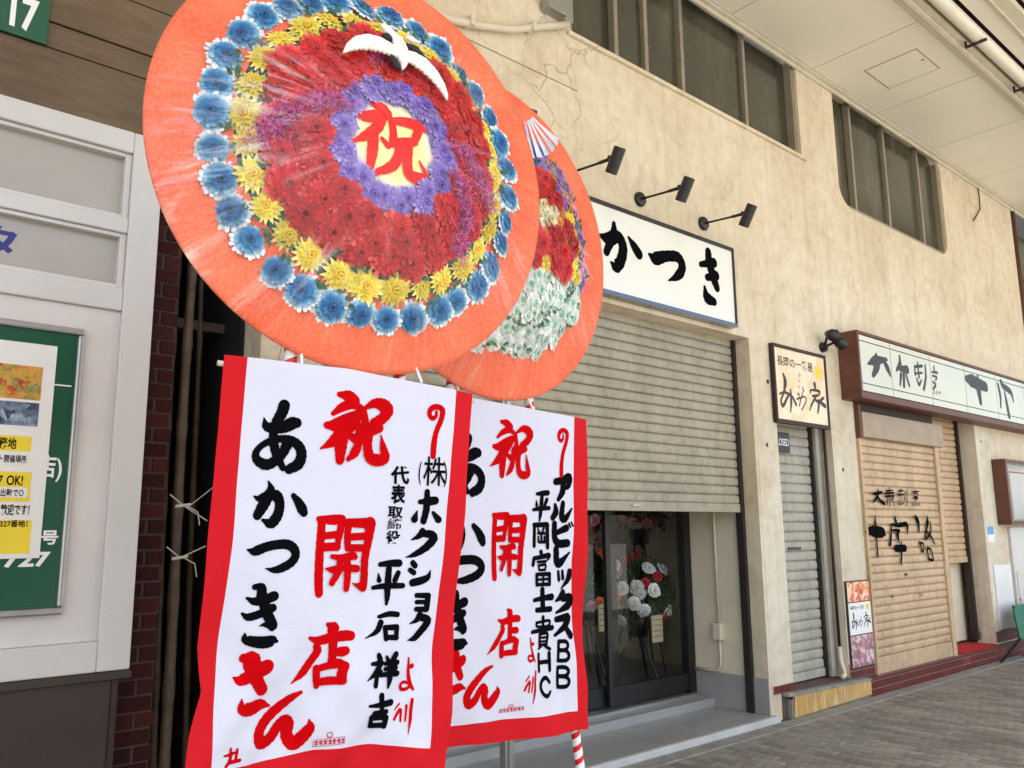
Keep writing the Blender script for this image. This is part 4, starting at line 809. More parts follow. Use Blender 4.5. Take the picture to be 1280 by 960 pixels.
# drain pipe down the pier and cable
dp = thing('drain_pipe', 'thin dark pipe with pale elbow running down the pier side', 'pipe', (7.40, 4.0, .2))
part('pipe', MB().tube([(7.385, 3.985, .46), (7.385, 3.985, 2.75)], .014), M['rail'], dp, smooth=True)
part('elbow', MB().tube([(7.385, 3.985, .46), (7.385, 3.98, .33), (7.375, 3.955, .26), (7.34, 3.93, .225), (7.26, 3.91, .218)], .02, 10), M['pvc'], dp, smooth=True)
cp_ = thing('wall_conduit', 'sagging cream conduit fixed along the upper wall beside the duct', 'pipe', (3.3, YW, 5))
pts = [onY(a, b, YW - .05) for a, b in ((505, -6), (540, 14), (560, 24), (600, 32), (640, 37), (680, 33), (710, 31))]
part('conduit', MB().tube(pts, .026, 10), M['pvc'], cp_, smooth=True)
for a, b in ((585, 29), (662, 36)):
    q = onY(a, b, YW - .03); part('clip', MB().box(q.x - .015, q.x + .015, YW - .085, YW - .001, q.z - .035, q.z + .035), M['pvc'], cp_)
du = thing('wall_duct', 'square grey duct beside the wide upper window', 'duct', (3.85, YW, 5.15))
part('casing', MB().box(3.74, 3.93, YW - .09, YW - .001, 5.14, 6.07), M['alu'], du, bevel=.004)
part('side_channel', MB().box(3.932, 4.03, YW - .05, YW - .001, 5.14, 6.07), M['alu'], du, bevel=.004)
cb = part('loose_cable', MB().tube([onY(a, b, YW - .02) for a, b in ((1221, 228), (1224, 245), (1225, 262), (1217, 276))], .008, 6), M['rail'], smooth=True); tag(cb, 'short dark cable end dangling below the canopy edge', 'cable')
for a, b in ((960, 477), (959, 556), (1054, 587), (1226, 552)):
    q = onY(a, b, YW - .004); part('anchor_scar', MB().lathe([(0, -.004), (.012, -.003), (.02, 0)], 8, (q.x, YW - .003, q.z), 'y'), M['rail'], bld)
# right end of the building
mc = thing('menu_case', 'brown glazed menu case with a white sheet on the wall', 'display case', (11.8, YW, 1.54))
cs = MB(); cs.box(11.30, 12.6, YW - .16, YW - .004, 1.535, 1.58).box(11.30, 12.6, YW - .16, YW - .004, 2.29, 2.33).box(11.30, 11.36, YW - .16, YW - .004, 1.5805, 2.2895)
part('case', cs, M['brown_metal'], mc, bevel=.004)
part('backing', MB().box(11.37, 12.6, YW - .03, YW - .004, 1.58, 2.29), M['white_panel'], mc)
part('menu_sheet', MB().box(11.75, 12.5, YW - .036, YW - .031, 1.60, 2.22), M['white'], mc)
part('sheet_border', MB().box(11.76, 12.49, YW - .038, YW - .0365, 2.185, 2.205).box(11.76, 11.775, YW - .038, YW - .0365, 1.62, 2.184), M['red_ink'], mc)
part('glass_pane', MB().quad((11.36, YW - .15, 1.58), (12.6, YW - .15, 1.58), (12.6, YW - .15, 2.29), (11.36, YW - .15, 2.29)), M['glass'], mc)
st_ = thing('wall_sticker', 'small blue and white sticker on the far pier', 'sticker', (11.0, YW, 1.45))
q = onY(1238, 668, YW)
part('sticker', MB().box(q.x - .10, q.x + .09, YW - .008, YW - .004, q.z - .09, q.z + .10), M['white'], st_)
part('print', MB().box(q.x - .095, q.x + .085, YW - .0095, YW - .0082, q.z, q.z + .095), plain('sky blue print', rgb(70, 150, 205), .4), st_)
ps = part('plastic_sheet', MB().box(11.0, 11.54, YW - .016, YW - .004, .32, 1.06), plain('white corrugated sheet', rgb(216, 220, 222), .25, var=.05), bevel=.003); tag(ps, 'upright white plastic sheet fixed to the foot of the far pier', 'panel')
dpn = thing('panelled_door', 'off white panelled door at the right edge beyond the far pier', 'door', (12.2, YW, .17))
part('leaf', MB().box(11.60, 12.7, YW - .03, YW - .004, .17, 1.50), M['white_frame'], dpn)
part('moulding', MB().box(11.66, 12.64, YW - .042, YW - .0305, .94, .97).box(11.66, 11.69, YW - .042, YW - .0305, .30, .939).box(11.66, 12.64, YW - .042, YW - .0305, .62, .64), M['white_frame'], dpn)
gc = thing('folding_seat', 'green canvas folding seat with dark legs at the far right', 'chair', (12.0, 3.7, .0))
a, b, c, d = onY(1266, 757, 3.78), onY(1300, 752, 3.78), onY(1300, 800, 3.6), onY(1275, 798, 3.6)
cv = MB(); n_ = Vector((0, -.012, .006)); cv.quad(d, c, b, a); cv.quad(*[q - n_ for q in (a, b, c, d)])
part('canvas', cv, M['green_canvas'], gc)
lg = MB()
for s_, e_ in ((a, Vector((a.x + .18, 3.62, 0))), (d, Vector((d.x - .1, 3.80, 0))), (b, Vector((b.x + .1, 3.62, 0))), (c, Vector((c.x, 3.8, 0)))): part('leg', MB().tube([s_, e_], .014), M['black'], gc)
# what shows past the building's end
nb = thing('neighbour_building', 'dark building with glazed front seen past the far end', 'building', (14.5, YW, 0))
part('wall', MB().box(13.6, 17.5, YW + .25, YW + .5, 0, 7.5), M['dark_void'], nb)
part('window', MB().box(13.9, 17.0, YW + .2, YW + .249, 2.6, 5.9), M['pane_dark'], nb)
for z in (3.3, 4.4, 5.2): part('glazing_bar', MB().box(13.9, 17.0, YW + .16, YW + .199, z, z + .05), M['alu_bronze'], nb)
dpp = part('downpipe', MB().tube([(13.17, YW + .02, 0), (13.17, YW + .02, 6.05)], .05, 12), M['brown_metal'], smooth=True); tag(dpp, 'brown downpipe at the far end of the cream building', 'pipe')

# ------------------------------------------------------------------ arcade canopy
cn = thing('arcade_canopy', 'cream panelled canopy soffit with gutter beam over the pavement', 'canopy', (8, 2, ZS))
def canopy_panel(x0, x1, y0, y1, z, mat, nm='soffit_panel'):
    part(nm, MB().box(x0 + .006, x1 - .006, y0 + .005, y1 - .005, z, z + .03), mat, cn, bevel=.002)
xp = 7.455 - 1.405 * 10
while xp < 24:
    canopy_panel(xp, xp + 1.405, 2.80, 3.86, ZS, M['soffit'])
    canopy_panel(xp - .25, xp + 1.155, .75, 2.10, ZS + .06, M['soffit_out']); canopy_panel(xp - .25, xp + 1.155, -.6, .745, ZS + .06, M['soffit_out']); canopy_panel(xp - .25, xp + 1.155, -2.0, -.605, ZS + .06, M['soffit_out'])  # last two rows are unseen, added so the canopy shades wall and wreaths
    xp += 1.405
part('ceiling_board', MB().box(-8, 24, -2.0, 3.95, ZS + .12, ZS + .16), M['dark_brown'], cn)
part('wall_trim', MB().box(-8, 24, 3.862, YW - .002, ZS - .02, ZS + .05).box(-8, 24, 3.90, YW - .002, ZS - .055, ZS - .021), M['soffit_trim'], cn, bevel=.004)
part('inner_trim', MB().box(-8, 24, 2.715, 2.796, ZS - .006, ZS + .05), M['soffit'], cn)
part('gutter_channel', MB().box(-8, 24, 2.60, 2.712, ZS - .07, ZS + .05).box(-8, 24, 2.655, 2.70, ZS - .10, ZS - .071), M['soffit_trim'], cn, bevel=.008)
part('gutter_pipe', MB().tube([(-8, 2.505, ZS - .06), (24, 2.505, ZS - .06)], .062, 18), M['white_pipe'], cn, smooth=True)
part('outer_band', MB().box(-8, 24, 2.25, 2.43, ZS - .0, ZS + .05), M['soffit'], cn)
part('outer_angle', MB().box(-8, 24, 2.12, 2.245, ZS - .02, ZS + .04).box(-8, 24, 2.225, 2.246, ZS - .045, ZS - .021), M['soffit_trim'], cn, bevel=.006)
for k in range(14): part('pipe_bracket', MB().box(3 + 1.25 * k, 3.03 + 1.25 * k, 2.43, 2.62, ZS - .135, ZS - .118).box(3 + 1.25 * k, 3.03 + 1.25 * k, 2.605, 2.62, ZS - .117, ZS - .06), M['rail'], cn)
part('access_hatch', MB().box(7.90, 8.42, 3.02, 3.52, ZS - .004, ZS - .0005), M['soffit'], cn, bevel=.001)
part('hatch_lock', MB().lathe([(0, -.008), (.014, -.008), (.016, 0)], 12, (8.13, 3.05, ZS - .004)), M['alu'], cn)
hj = MB()
for q in ((7.885, 8.435, 3.005, 3.017), (7.885, 8.435, 3.523, 3.535), (7.885, 7.897, 3.0175, 3.5225), (8.423, 8.435, 3.0175, 3.5225)): hj.box(*q, ZS - .0015, ZS - .0003)
part('hatch_joint', hj, M['shutter_box'], cn)

# ------------------------------------------------------------------ house on the left
lh = thing('side_house', 'brown clad house front with white framed glazing on the left', 'building', (0, YW, 0))
z = 3.40; k = 0
while z < 6.2:
    h = .25 if k % 2 == 0 else .125
    part('cladding_board', MB().box(-3, 1.765, YW + .0 + (.004 if k % 2 else 0), YW + .03, z + .004, z + h - .004), M['cladding'], lh, bevel=.003); z += h; k += 1
part('wall', MB().box(-3, 1.765, YW + .031, YW + .3, 3.36, 7.0).box(-3, 1.20, YW + .13, YW + .3, 0, 3.36), M['dark_brown'], lh)
part('cladding_trim', MB().box(-3, 1.765, YW - .012, YW + .03, 3.357, 3.401), M['cladding'], lh, bevel=.003)
fr = MB(); yf, yb = YW - .03, YW + .06
fr.box(1.098, 1.232, yf, yb, .94, 3.352).box(-1.2, 1.0975, yf, yb, 3.248, 3.352).box(-1.2, 1.0975, yf + .004, yb, 2.86, 2.93).box(-1.2, 1.0975, yf + .004, yb, 2.495, 2.60).box(-1.2, 1.0975, yf, yb, .94, 1.065)
part('white_frame', fr, M['white_frame'], lh, bevel=.006)
bd = MB()
for (a, b) in ((2.931, 3.247), (2.601, 2.859)):
    bd.box(1.07, 1.097, yf + .02, yb, a, b).box(-1.2, 1.0695, yf + .02, yb, a, a + .018).box(-1.2, 1.0695, yf + .02, yb, b - .018, b)
part('glazing_bead', bd, M['white_frame'], lh, bevel=.003)
part('frosted_pane', MB().box(-1.2, 1.072, YW + .03, YW + .04, 2.94, 3.24), M['frost'], lh)
part('frosted_pane', MB().box(-1.2, 1.072, YW + .03, YW + .04, 2.61, 2.85), M['frost'], lh)
part('white_panel', MB().box(-1.2, 1.0975, YW - .004, YW + .05, 1.066, 2.494), M['white_panel'], lh)
part('ledge', MB().box(-1.2, 1.235, YW - .05, YW + .06, .905, .938), M['brown_base'], lh, bevel=.004)
part('base_panel', MB().box(-1.2, 1.19, YW - .02, YW + .05, 0.02, .904), M['brown_base'], lh)
part('panel_stile', MB().box(1.165, 1.189, YW - .03, YW - .0205, 0.02, .904), M['dark_brown'], lh)
part('lettering', text_mesh('タ', onY(-30, 300, YW).x, onY(23, 300, YW).x, 2.655, 2.80, flat(YW + .0295), .03), M['blue_print'], lh)
bc = thing('brick_pier', 'dark red brick pier beside the white frame at the alley', 'pier', (1.32, YW, 0))
XP = onY(213, 500, YW + .124).x
part('mortar_bed', MB().box(1.205, XP, YW + .124, YW + .4, 0, 3.355), M['mortar'], bc)
bricks = {}
zc = 0.03; c = 0
while zc < 3.33:
    x = 1.206 - (0.11 if c % 2 else 0.0)
    while x < XP - .002:
        a, b = max(x, 1.207), min(x + .212, XP - .002)
        if b - a > .02:
            key = round(b - a, 3)
            if key not in bricks: bricks[key] = mesh_of(MB().box(-key/2 + .004, key/2 - .004, -.006, .006, 0, .060), 'brick', M['brick'])
            piece('brick', bricks[key], bc, ((a + b) / 2, YW + .122 + R.uniform(-.0015, .0015), zc))
        x += .22
    zc += .0705; c += 1
# the return face of the pier towards the alley
zc = 0.03; c = 0; me_r = mesh_of(MB().box(-.006, .006, -.1, .1, 0, .060), 'brick', M['brick'])
while zc < 3.3: piece('brick', me_r, bc, (XP + .0015, YW + .24 - (.02 if c % 2 else 0), zc)); zc += .0705; c += 1
al = thing('alley_back', 'alley closing wall, painted near black for shade, between the two houses', 'wall', (1.6, 5.5, 0))
part('wall', MB().box(1.2, 1.768, 7.4, 7.5, 0, 6).box(1.20, 1.22, YW + .41, 7.399, 0, 6).box(1.752, 1.768, YW + .21, 7.399, 0, 6).box(1.221, 1.751, YW + .31, 7.399, 3.3, 3.36), M['dark_void'], al)  # the last box is an unseen ceiling added to keep the alley dark
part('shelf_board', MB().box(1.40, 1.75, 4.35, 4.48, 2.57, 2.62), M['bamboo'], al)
for i, (pxa, pxb, w_, lb) in enumerate(((243, 213, .026, 'long leaning bamboo pole tied with wire in the alley'), (222, 196, .022, 'bamboo pole behind the wired one, next to the brick pier'), (252, 236, .018, 'thin dark bamboo cane deepest in the alley'))):
    A_ = onY(pxa, 300, 4.10 + .13 * i); B_ = onY(pxb, 800, 4.10 + .13 * i); dirv = (B_ - A_)
    top, bot = A_ - dirv * .55, A_ + dirv * ((0.0 - A_.z) / dirv.z)
    bt = thing('bamboo_pole', lb, 'pole', bot, group='bamboo poles in the alley')
    pts, rad = [], []
    n_ = 40
    for k in range(n_ + 1):
        t_ = k / n_; p_ = bot.lerp(top, t_) + Vector((.006 * math.sin(9 * t_ + i), 0, 0)); pts.append(p_); rad.append(w_ * (1.18 if k % 4 == 0 else 1.0) * (1 - .25 * t_))
    part('cane', MB().tube(pts, rad, 10), M['bamboo'], bt, smooth=True)
    if i == 0:
        for py_, pxx in ((632, 226), (697, 222)):
            q = onY(pxx, py_, 4.0)
            w = MB()
            w.tube([q + Vector((-.06, -.02, .05)), q + Vector((0, -.03, 0)), q + Vector((.12, -.02, .05 if py_ > 660 else -.07))], .003, 5)
            w.tube([q + Vector((.015, -.03, 0)), q + Vector((.07, -.03, -.03)), q + Vector((.085, -.02, -.09))], .003, 5)
            w.tube([q + Vector((-.035, -.028, -.005)), q + Vector((.035, -.03, .005))], .007, 6)
            if py_ < 660: w.tube([q + Vector((.02, -.03, -.01)), q + Vector((.30, -.02, .22))], .002, 5)
            part('tie_wire', w, M['wire'], bt)
# number plate
np_ = thing('number_plate', 'green plate with white number 17 on the brown cladding', 'sign', (.6, YW, 3.65))
part('plate', MB().box(.33, .705, YW - .022, YW - .005, 3.645, 4.10), M['green_board'], np_, bevel=.003)
text(np_, '17', (.555, .662, 3.675, 3.835), YW - .0225, M['white'], .035)
text(np_, 'ヒ', (.60, .695, 3.872, 3.99), YW - .0225, M['white'], .035)
# notice board
nbd = thing('notice_board', 'green notice board in aluminium frame on the white panel', 'notice board', (.4, YW, 1.2))
part('face', MB().box(-.6, .925, YW - .03, YW - .005, 1.215, 2.355), M['green_board'], nbd)
ring = []
f_ = MB(); f_.box(-.6, .95, YW - .045, YW - .0045, 2.3555, 2.385).box(-.6, .95, YW - .045, YW - .0045, 1.185, 1.2145).box(.9255, .95, YW - .045, YW - .0045, 1.215, 2.355)
part('frame', f_, M['alu'], nbd, bevel=.008)
def q_(x, y): return onY(x, y, YW - .03)
part('rule', MB().box(.2, .915, YW - .0325, YW - .031, q_(80, 482).z - .003, q_(80, 482).z + .003), M['white'], nbd)
for body, xa_, xb_, ya_, yb2, bo in (('店)', 44, 76, 602, 568, .02), ('3号', 38, 72, 681, 663, .03), ('727', 3, 62, 709, 690, .035)):
    text(nbd, body, (q_(xa_, ya_).x, q_(xb_, ya_).x, q_((xa_ + xb_) / 2, ya_).z, q_((xa_ + xb_) / 2, yb2).z), YW - .031, M['white'], bo)
po = thing('job_poster', 'white poster with food photos and yellow boxes taped to the green board', 'poster', (.5, YW - .03, 1.4))
pxr = onY(61, 560, YW - .035).x
part('sheet', MB().box(-.2, pxr, YW - .0365, YW - .0335, 1.415, 2.295), M['poster'], po)
yp = YW - .0368
def pp(x, y): return onY(x, y, yp)
part('photo', MB().box(.2, pp(52, 480).x, yp - .0006, yp, pp(40, 500).z, pp(40, 458).z), M['food'], po)
part('photo', MB().box(.2, pp(48, 520).x, yp - .0006, yp, pp(40, 533).z, pp(40, 500).z - .012), M['sea'], po)
for a, b in ((545, 564), (590, 627), (650, 692)): part('yellow_box', MB().box(.2, pp(40, a).x, yp - .0005, yp, pp(25, b).z, pp(25, a).z), M['yellow'], po)
part('white_box', MB().box(.2, pp(36, 575).x, yp - .0011, yp - .0006, pp(20, 580).z, pp(20, 566).z).box(.2, pp(34, 615).x, yp - .0011, yp - .0006, pp(20, 622).z, pp(20, 609).z), M['poster'], po)
for body, xa_, xb_, ya_, yb2 in (('勤務地', -14, 20, 561, 546), ('イベント開催場所', -26, 33, 578, 568), ('ク OK!', -8, 28, 607, 592), ('出勤で○', 0, 29, 621, 611), ('歓迎です！', 0, 36, 644, 630), ('丁目327番地！', -20, 34, 659, 650)):
    text(po, body, (pp(xa_, ya_).x, pp(xb_, ya_).x, pp((xa_ + xb_) / 2, ya_).z, pp((xa_ + xb_) / 2, yb2).z), yp - .0012, M['ink'], .02)
# ------------------------------------------------------------------ paper flowers
def flower_mesh(name, mat, r, petals, layers, notch=0.25, rise=0.35, tipw=0.5, curl=0.1, seed=1):
    """layers of narrow petals round a centre, opening towards -y; (x, z) is the plane of the flower"""
    rr = random.Random(seed); b = MB()
    for L in range(layers):
        k = L / max(1, layers - 1) if layers > 1 else 0
        rl = r * (1 - 0.78 * k); lift = r * (0.06 + rise * k * .9); n = max(6, int(petals * (1 - .6 * k)))
        for i in range(n):
            a = 2*PI*(i + .5 * (L % 2)) / n + rr.uniform(-.06, .06)
            d = Vector((math.cos(a), 0, math.sin(a))); t = Vector((-math.sin(a), 0, math.cos(a)))
            R1 = rl * rr.uniform(.9, 1.06); w = PI * rl / n * 1.25
            up = -Vector((0, 1, 0)); tilt = rise * (.35 + k)
            p0 = up * (lift * .5); p1 = d * (R1 * .55) + up * (lift + R1 * .55 * tilt + .1 * w); p2 = d * R1 + up * (lift + R1 * tilt * .9 - curl * r + rr.uniform(-.06, .06) * r)
            j = len(b.v)
            b.v += [tuple(p0 - t * w * .2), tuple(p0 + t * w * .2), tuple(p1 + t * w), tuple(p1 - t * w), tuple(p2 + t * w * tipw + d * R1 * 0), tuple(p2 - t * w * tipw), tuple(p2 + d * R1 * notch * .4)]
            b.f += [(j, j+1, j+2, j+3), (j+3, j+2, j+4, j+5), (j+5, j+4, j+6)]; b.m += [0, 0, 0]
    return mesh_of(b, name, mat)
FL = {}
def kind(key, name, stops, r, petals, layers, **kw):
    FL[key] = [(name, flower_mesh(name, mat_petal('petals ' + key, stops, r * 1.0), r, petals, layers, seed=s * 13 + 5, **kw)) for s in range(3)]
kind('blue', 'blue_flower', [(0, rgb(20, 74, 128)), (.35, rgb(16, 84, 142)), (.6, rgb(44, 118, 172)), (.78, rgb(130, 184, 210)), (.9, rgb(236, 242, 244))], .052, 26, 4, tipw=.62, notch=.12)
kind('yellow', 'yellow_flower', [(0, rgb(206, 150, 40)), (.35, rgb(232, 196, 56)), (.7, rgb(244, 222, 80)), (1, rgb(250, 240, 150))], .046, 18, 4, tipw=.2)
kind('red', 'red_flower', [(0, rgb(84, 4, 14)), (.35, rgb(160, 12, 24)), (.75, rgb(206, 34, 38)), (1, rgb(232, 92, 84))], .060, 24, 5, tipw=.5, rise=.5, notch=.15)  # dark red core, deepened to stand for shaded gaps between petals
kind('purple', 'purple_flower', [(0, rgb(40, 52, 160)), (.22, rgb(70, 64, 168)), (.45, rgb(122, 96, 182)), (1, rgb(168, 148, 208))], .050, 22, 4, tipw=.45, notch=.15)
kind('mint', 'mint_flower', [(0, rgb(60, 160, 118)), (.3, rgb(120, 196, 160)), (.42, rgb(206, 226, 212)), (1, rgb(232, 234, 230))], .044, 18, 3, tipw=.6, rise=.25, notch=.1)
kind('pink', 'pink_flower', [(0, rgb(170, 90, 140)), (.4, rgb(206, 130, 168)), (1, rgb(232, 188, 208))], .044, 16, 3)
kind('orange', 'orange_flower', [(0, rgb(190, 90, 30)), (.4, rgb(232, 140, 50)), (1, rgb(244, 180, 90))], .044, 14, 3)
kind('cream', 'cream_flower', [(0, rgb(210, 190, 90)), (.4, rgb(236, 226, 170)), (1, rgb(244, 240, 214))], .044, 14, 3)

def dome(r):                     # height of the wreath's padded face above its rim
    pts = [(0, .128), (.12, .126), (.2, .118), (.3, .092), (.37, .064), (.45, .024), (.5, .012), (.6, 0.0)]
    for (a, ha), (b, hb) in zip(pts, pts[1:]):
        if r <= b: u = (r - a) / (b - a); return ha + (hb - ha) * u
    return 0
def make_wreath(loc, rotz, zc, label, variant):
    rr = random.Random(31 + variant)
    w = thing('flower_wreath', label, 'flower wreath', loc, rotz, 'congratulatory flower wreaths before the shop')
    # crepe paper rim and dished back
    b = MB(); NA, NR = 900, 12
    for i in range(NR + 1):
        r = .40 + (.60 - .40) * i / NR
        for k in range(NA):
            a = 2*PI*k/NA
            crp = (.0008 * math.sin(37 * a + 6 * math.sin(5 * a)) + .0010 * math.sin(151 * a + 11 * math.sin(7 * a) + 6 * r) + .0006 * math.sin(233 * a + 9 * math.sin(3 * a)) + .0003 * rr.uniform(-1, 1)) * (1 if i < NR else .3)
            rad = r + (.0025 * math.sin(3 * a + variant) if i > NR - 2 else 0)
            b.v.append((rad * math.cos(a), -dome(r) * .9 - crp, zc + rad * math.sin(a)))
    for i in range(NR):
        for k in range(NA): b.f.append((i*NA + k, (i+1)*NA + k, (i+1)*NA + (k+1) % NA, i*NA + (k+1) % NA)); b.m.append(0)
    n0 = len(b.v)
    for rad, y in ((.602, .006), (.596, .016), (.3, .03), (.001, .03)):
        for k in range(NA): a = 2*PI*k/NA; b.v.append((rad * math.cos(a), y, zc + rad * math.sin(a)))
    prev = NR * NA
    for lv in range(4):
        cur = n0 + lv * NA
        for k in range(NA): b.f.append((prev + k, cur + k, cur + (k+1) % NA, prev + (k+1) % NA)); b.m.append(0)
        prev = cur
    part('paper_rim', b, M['crepe'], w, smooth=True, local=True)
    # green backing under the flowers
    b = MB(); b.lathe([(r, -dome(r) + .012) for r in (.44, .40, .36, .3, .24, .18, .12, .0005)], 64, (0, 0, zc), 'y')
    part('foil_backing', b, M['leaf'], w, smooth=True, local=True)
    def flower(key, r, a, du=0, dz=0, sc=1.0, lift=0.0):
        nm, me = rr.choice(FL[key]); u, v = r * math.cos(a) + du, r * math.sin(a) + dz; q = math.hypot(u, v)
        o = link(nm, me, w, (u, -dome(q) - lift, zc + v))
        sl = (dome(max(0, q - .03)) - dome(q + .03)) / .06; al = math.atan2(v, u)
        tip = math.atan(sl)
        # lean outwards with the slope of the dome, then spin about its own axis
        nrm = Vector((math.cos(al) * math.sin(tip), -math.cos(tip), math.sin(al) * math.sin(tip)))
        nrm = (nrm + Vector((rr.uniform(-.22, .22), 0, rr.uniform(-.22, .22)))).normalized()
        qt = Vector((0, -1, 0)).rotation_difference(nrm) @ Quaternion((0, 1, 0), rr.uniform(0, 2*PI))
        o.rotation_mode = 'QUATERNION'; o.rotation_quaternion = qt
        s_ = sc * rr.uniform(.88, 1.12); o.scale = (s_, s_, s_)
    def ring(key, r, n, sc=1.0, ph=0, lift=0.0, jit=.004):
        for i in range(n): flower(key, r + rr.uniform(-jit, jit), 2*PI*(i + ph)/n + rr.uniform(-.02, .02), sc=sc, lift=lift)
    # leaf fringe
    lf = MB()
    for i in range(420):
        a = rr.uniform(0, 2*PI); r = rr.choice((.415, .325, .33, .32)) + rr.uniform(-.012, .02); d = Vector((math.cos(a), 0, math.sin(a))); t_ = Vector((-math.sin(a), 0, math.cos(a)))
        c = d * r + Vector((0, -dome(r) - .004, zc)); e = c + d * rr.uniform(-.03, .03) + t_ * rr.uniform(-.035, .035) + Vector((0, -rr.uniform(.004, .02), 0)); s_ = (e - c).cross(Vector((0, 1, 0))).normalized() * .008
        lf.quad(c, (c + e) / 2 + s_, e, (c + e) / 2 - s_)
    part('leaf_fringe', lf, M['leaf'], w, local=True, kind='stuff')
    if variant == 0:
        ring('blue', .452, 34, 1.0); ring('yellow', .376, 29, 1.02, .3)
        ring('red', .308, 24, 1.0, 0, 0, .01); ring('red', .262, 20, 1.0, .5, .004, .012); ring('red', .218, 16, .95, .2, .008, .01)
        ring('purple', .168, 13, .95, 0, .012); ring('purple', .150, 10, .8, .5, .006)
        ring('purple', .150, 13, .72, .3, .016)
        b = MB(); b.lathe([(.0005, 0), (.10, .001), (.128, .004), (.142, .012)], 48, (0, 0, 0), 'y'); po_ = part('centre_plate', b, M['plate'], w, smooth=True, local=True); po_.location = (0, -.140, zc)
        mp = lambda x, z, l: (x, -.1415 - l, z); LOCAL_MAPS.add(mp)
        characters('w1', w, mp)
        # tinsel garlands crossing the red field
        tn = MB()
        for (a0, r0, a1, r1, n) in ((PI * 1.07, .37, PI * .86, .17, 620), (PI * 1.93, .19, PI * 1.72, .34, 460), (PI * .08, .19, PI * 1.9, .34, 380), (PI * .62, .24, PI * .45, .26, 150)):
            for i in range(n):
                u = rr.random(); a = a0 + ((a1 - a0 + PI) % (2*PI) - PI) * u + rr.gauss(0, .03); r = r0 + (r1 - r0) * u + rr.gauss(0, .02)
                c = Vector((r * math.cos(a), -dome(r) - rr.uniform(.03, .055), zc + r * math.sin(a)))
                d = Vector((rr.gauss(0, 1), rr.gauss(0, .5), rr.gauss(0, 1))).normalized() * rr.uniform(.008, .020); s_ = d.cross(Vector((rr.gauss(0, .3), 1, rr.gauss(0, .3)))).normalized() * .0007
                tn.quad(c - d - s_, c - d + s_, c + d + s_, c + d - s_)
        part('tinsel', tn, M['tinsel'], w, local=True, kind='stuff')
        # white felt crane flying across the top
        Yc = -.175
        def blade(pts, thick=.007, ridges=0):
            """a wing: centre line (x, z, half width) with a rounded section"""
            m = MB(); rows = []
            for i, (x, z, hw) in enumerate(pts):
                a, c = Vector((pts[max(i-1, 0)][0], pts[max(i-1, 0)][1])), Vector((pts[min(i+1, len(pts)-1)][0], pts[min(i+1, len(pts)-1)][1]))
                t_ = (c - a).normalized(); n_ = Vector((-t_.y, t_.x)); row = []
                for k in range(9):
                    f_ = -1 + 2 * k / 8; hh = thick * math.sqrt(max(0, 1 - f_ * f_)) * min(1, hw / .012) + (.0015 * ((i + k) % 2) if ridges else 0)
                    row.append((x + n_.x * hw * f_ * (1 - (.25 * (i % 2) if ridges and f_ < -.7 else 0)), Yc - hh, z + n_.y * hw * f_ * (1 - (.25 * (i % 2) if ridges and f_ < -.7 else 0))))
                for k in range(7, 0, -1):
                    f_ = -1 + 2 * k / 8; row.append((x + n_.x * hw * f_, Yc + .004, z + n_.y * hw * f_))
                rows.append(row)
            S = len(rows[0])
            for r_ in rows: m.v += r_
            for i in range(len(rows) - 1):
                for k in range(S): m.f.append((i*S + k, (i+1)*S + k, (i+1)*S + (k+1) % S, i*S + (k+1) % S)); m.m.append(0)
            return m
        def pu(x, y):
            t_ = onPlane(x, y, loc, rotz, -Yc); return t_
        def path(L):
            out = []
            for (x0, y0, h0), (x1, y1, h1) in zip(L, L[1:]):
                for k in range(4): u = k / 4; out.append((*pu(x0 + (x1 - x0) * u, y0 + (y1 - y0) * u), h0 + (h1 - h0) * u))
            x, y, hw = L[-1]; out.append((*pu(x, y), hw)); return out
        part('crane_wing', blade(path([(429, 66, .002), (437, 59, .012), (448, 54, .020), (462, 53, .024), (475, 56, .024), (488, 62, .020), (497, 68, .014)]), ridges=1), M['crane_white'], w, local=True, smooth=True)
        part('crane_wing', blade(path([(503, 70, .014), (516, 73, .022), (529, 81, .024), (541, 93, .021), (551, 107, .015), (557, 119, .008), (559, 125, .002)]), ridges=1), M['crane_white'], w, local=True, smooth=True)
        part('crane_body', blade(path([(477, 31, .006), (483, 37, .013), (490, 44, .011), (497, 52, .019), (501, 62, .023), (503, 72, .020), (504, 80, .012), (503, 87, .003)]), .013), M['crane_white'], w, local=True, smooth=True)
        part('crane_tail', blade(path([(490, 66, .004), (491, 74, .010), (496, 82, .012), (501, 87, .004)]), .008), M['crane_black'], w, local=True, smooth=True)
        part('crane_tail', blade(path([(478, 43, .004), (484, 46, .013), (490, 49, .008)]), .008), M['crane_black'], w, local=True, smooth=True)
        part('crane_tail', blade(path([(508, 55, .004), (516, 60, .012), (525, 66, .008), (531, 71, .002)]), .008), M['crane_black'], w, local=True, smooth=True)
        part('crane_head', blade(path([(507, 46, .004), (513, 49, .010), (520, 52, .005), (526, 53, .0015)]), .012), M['crane_white'], w, local=True, smooth=True)
    else:
        # mint field below, red field, pink and purple border on the right, blue and white at the top
        done = []
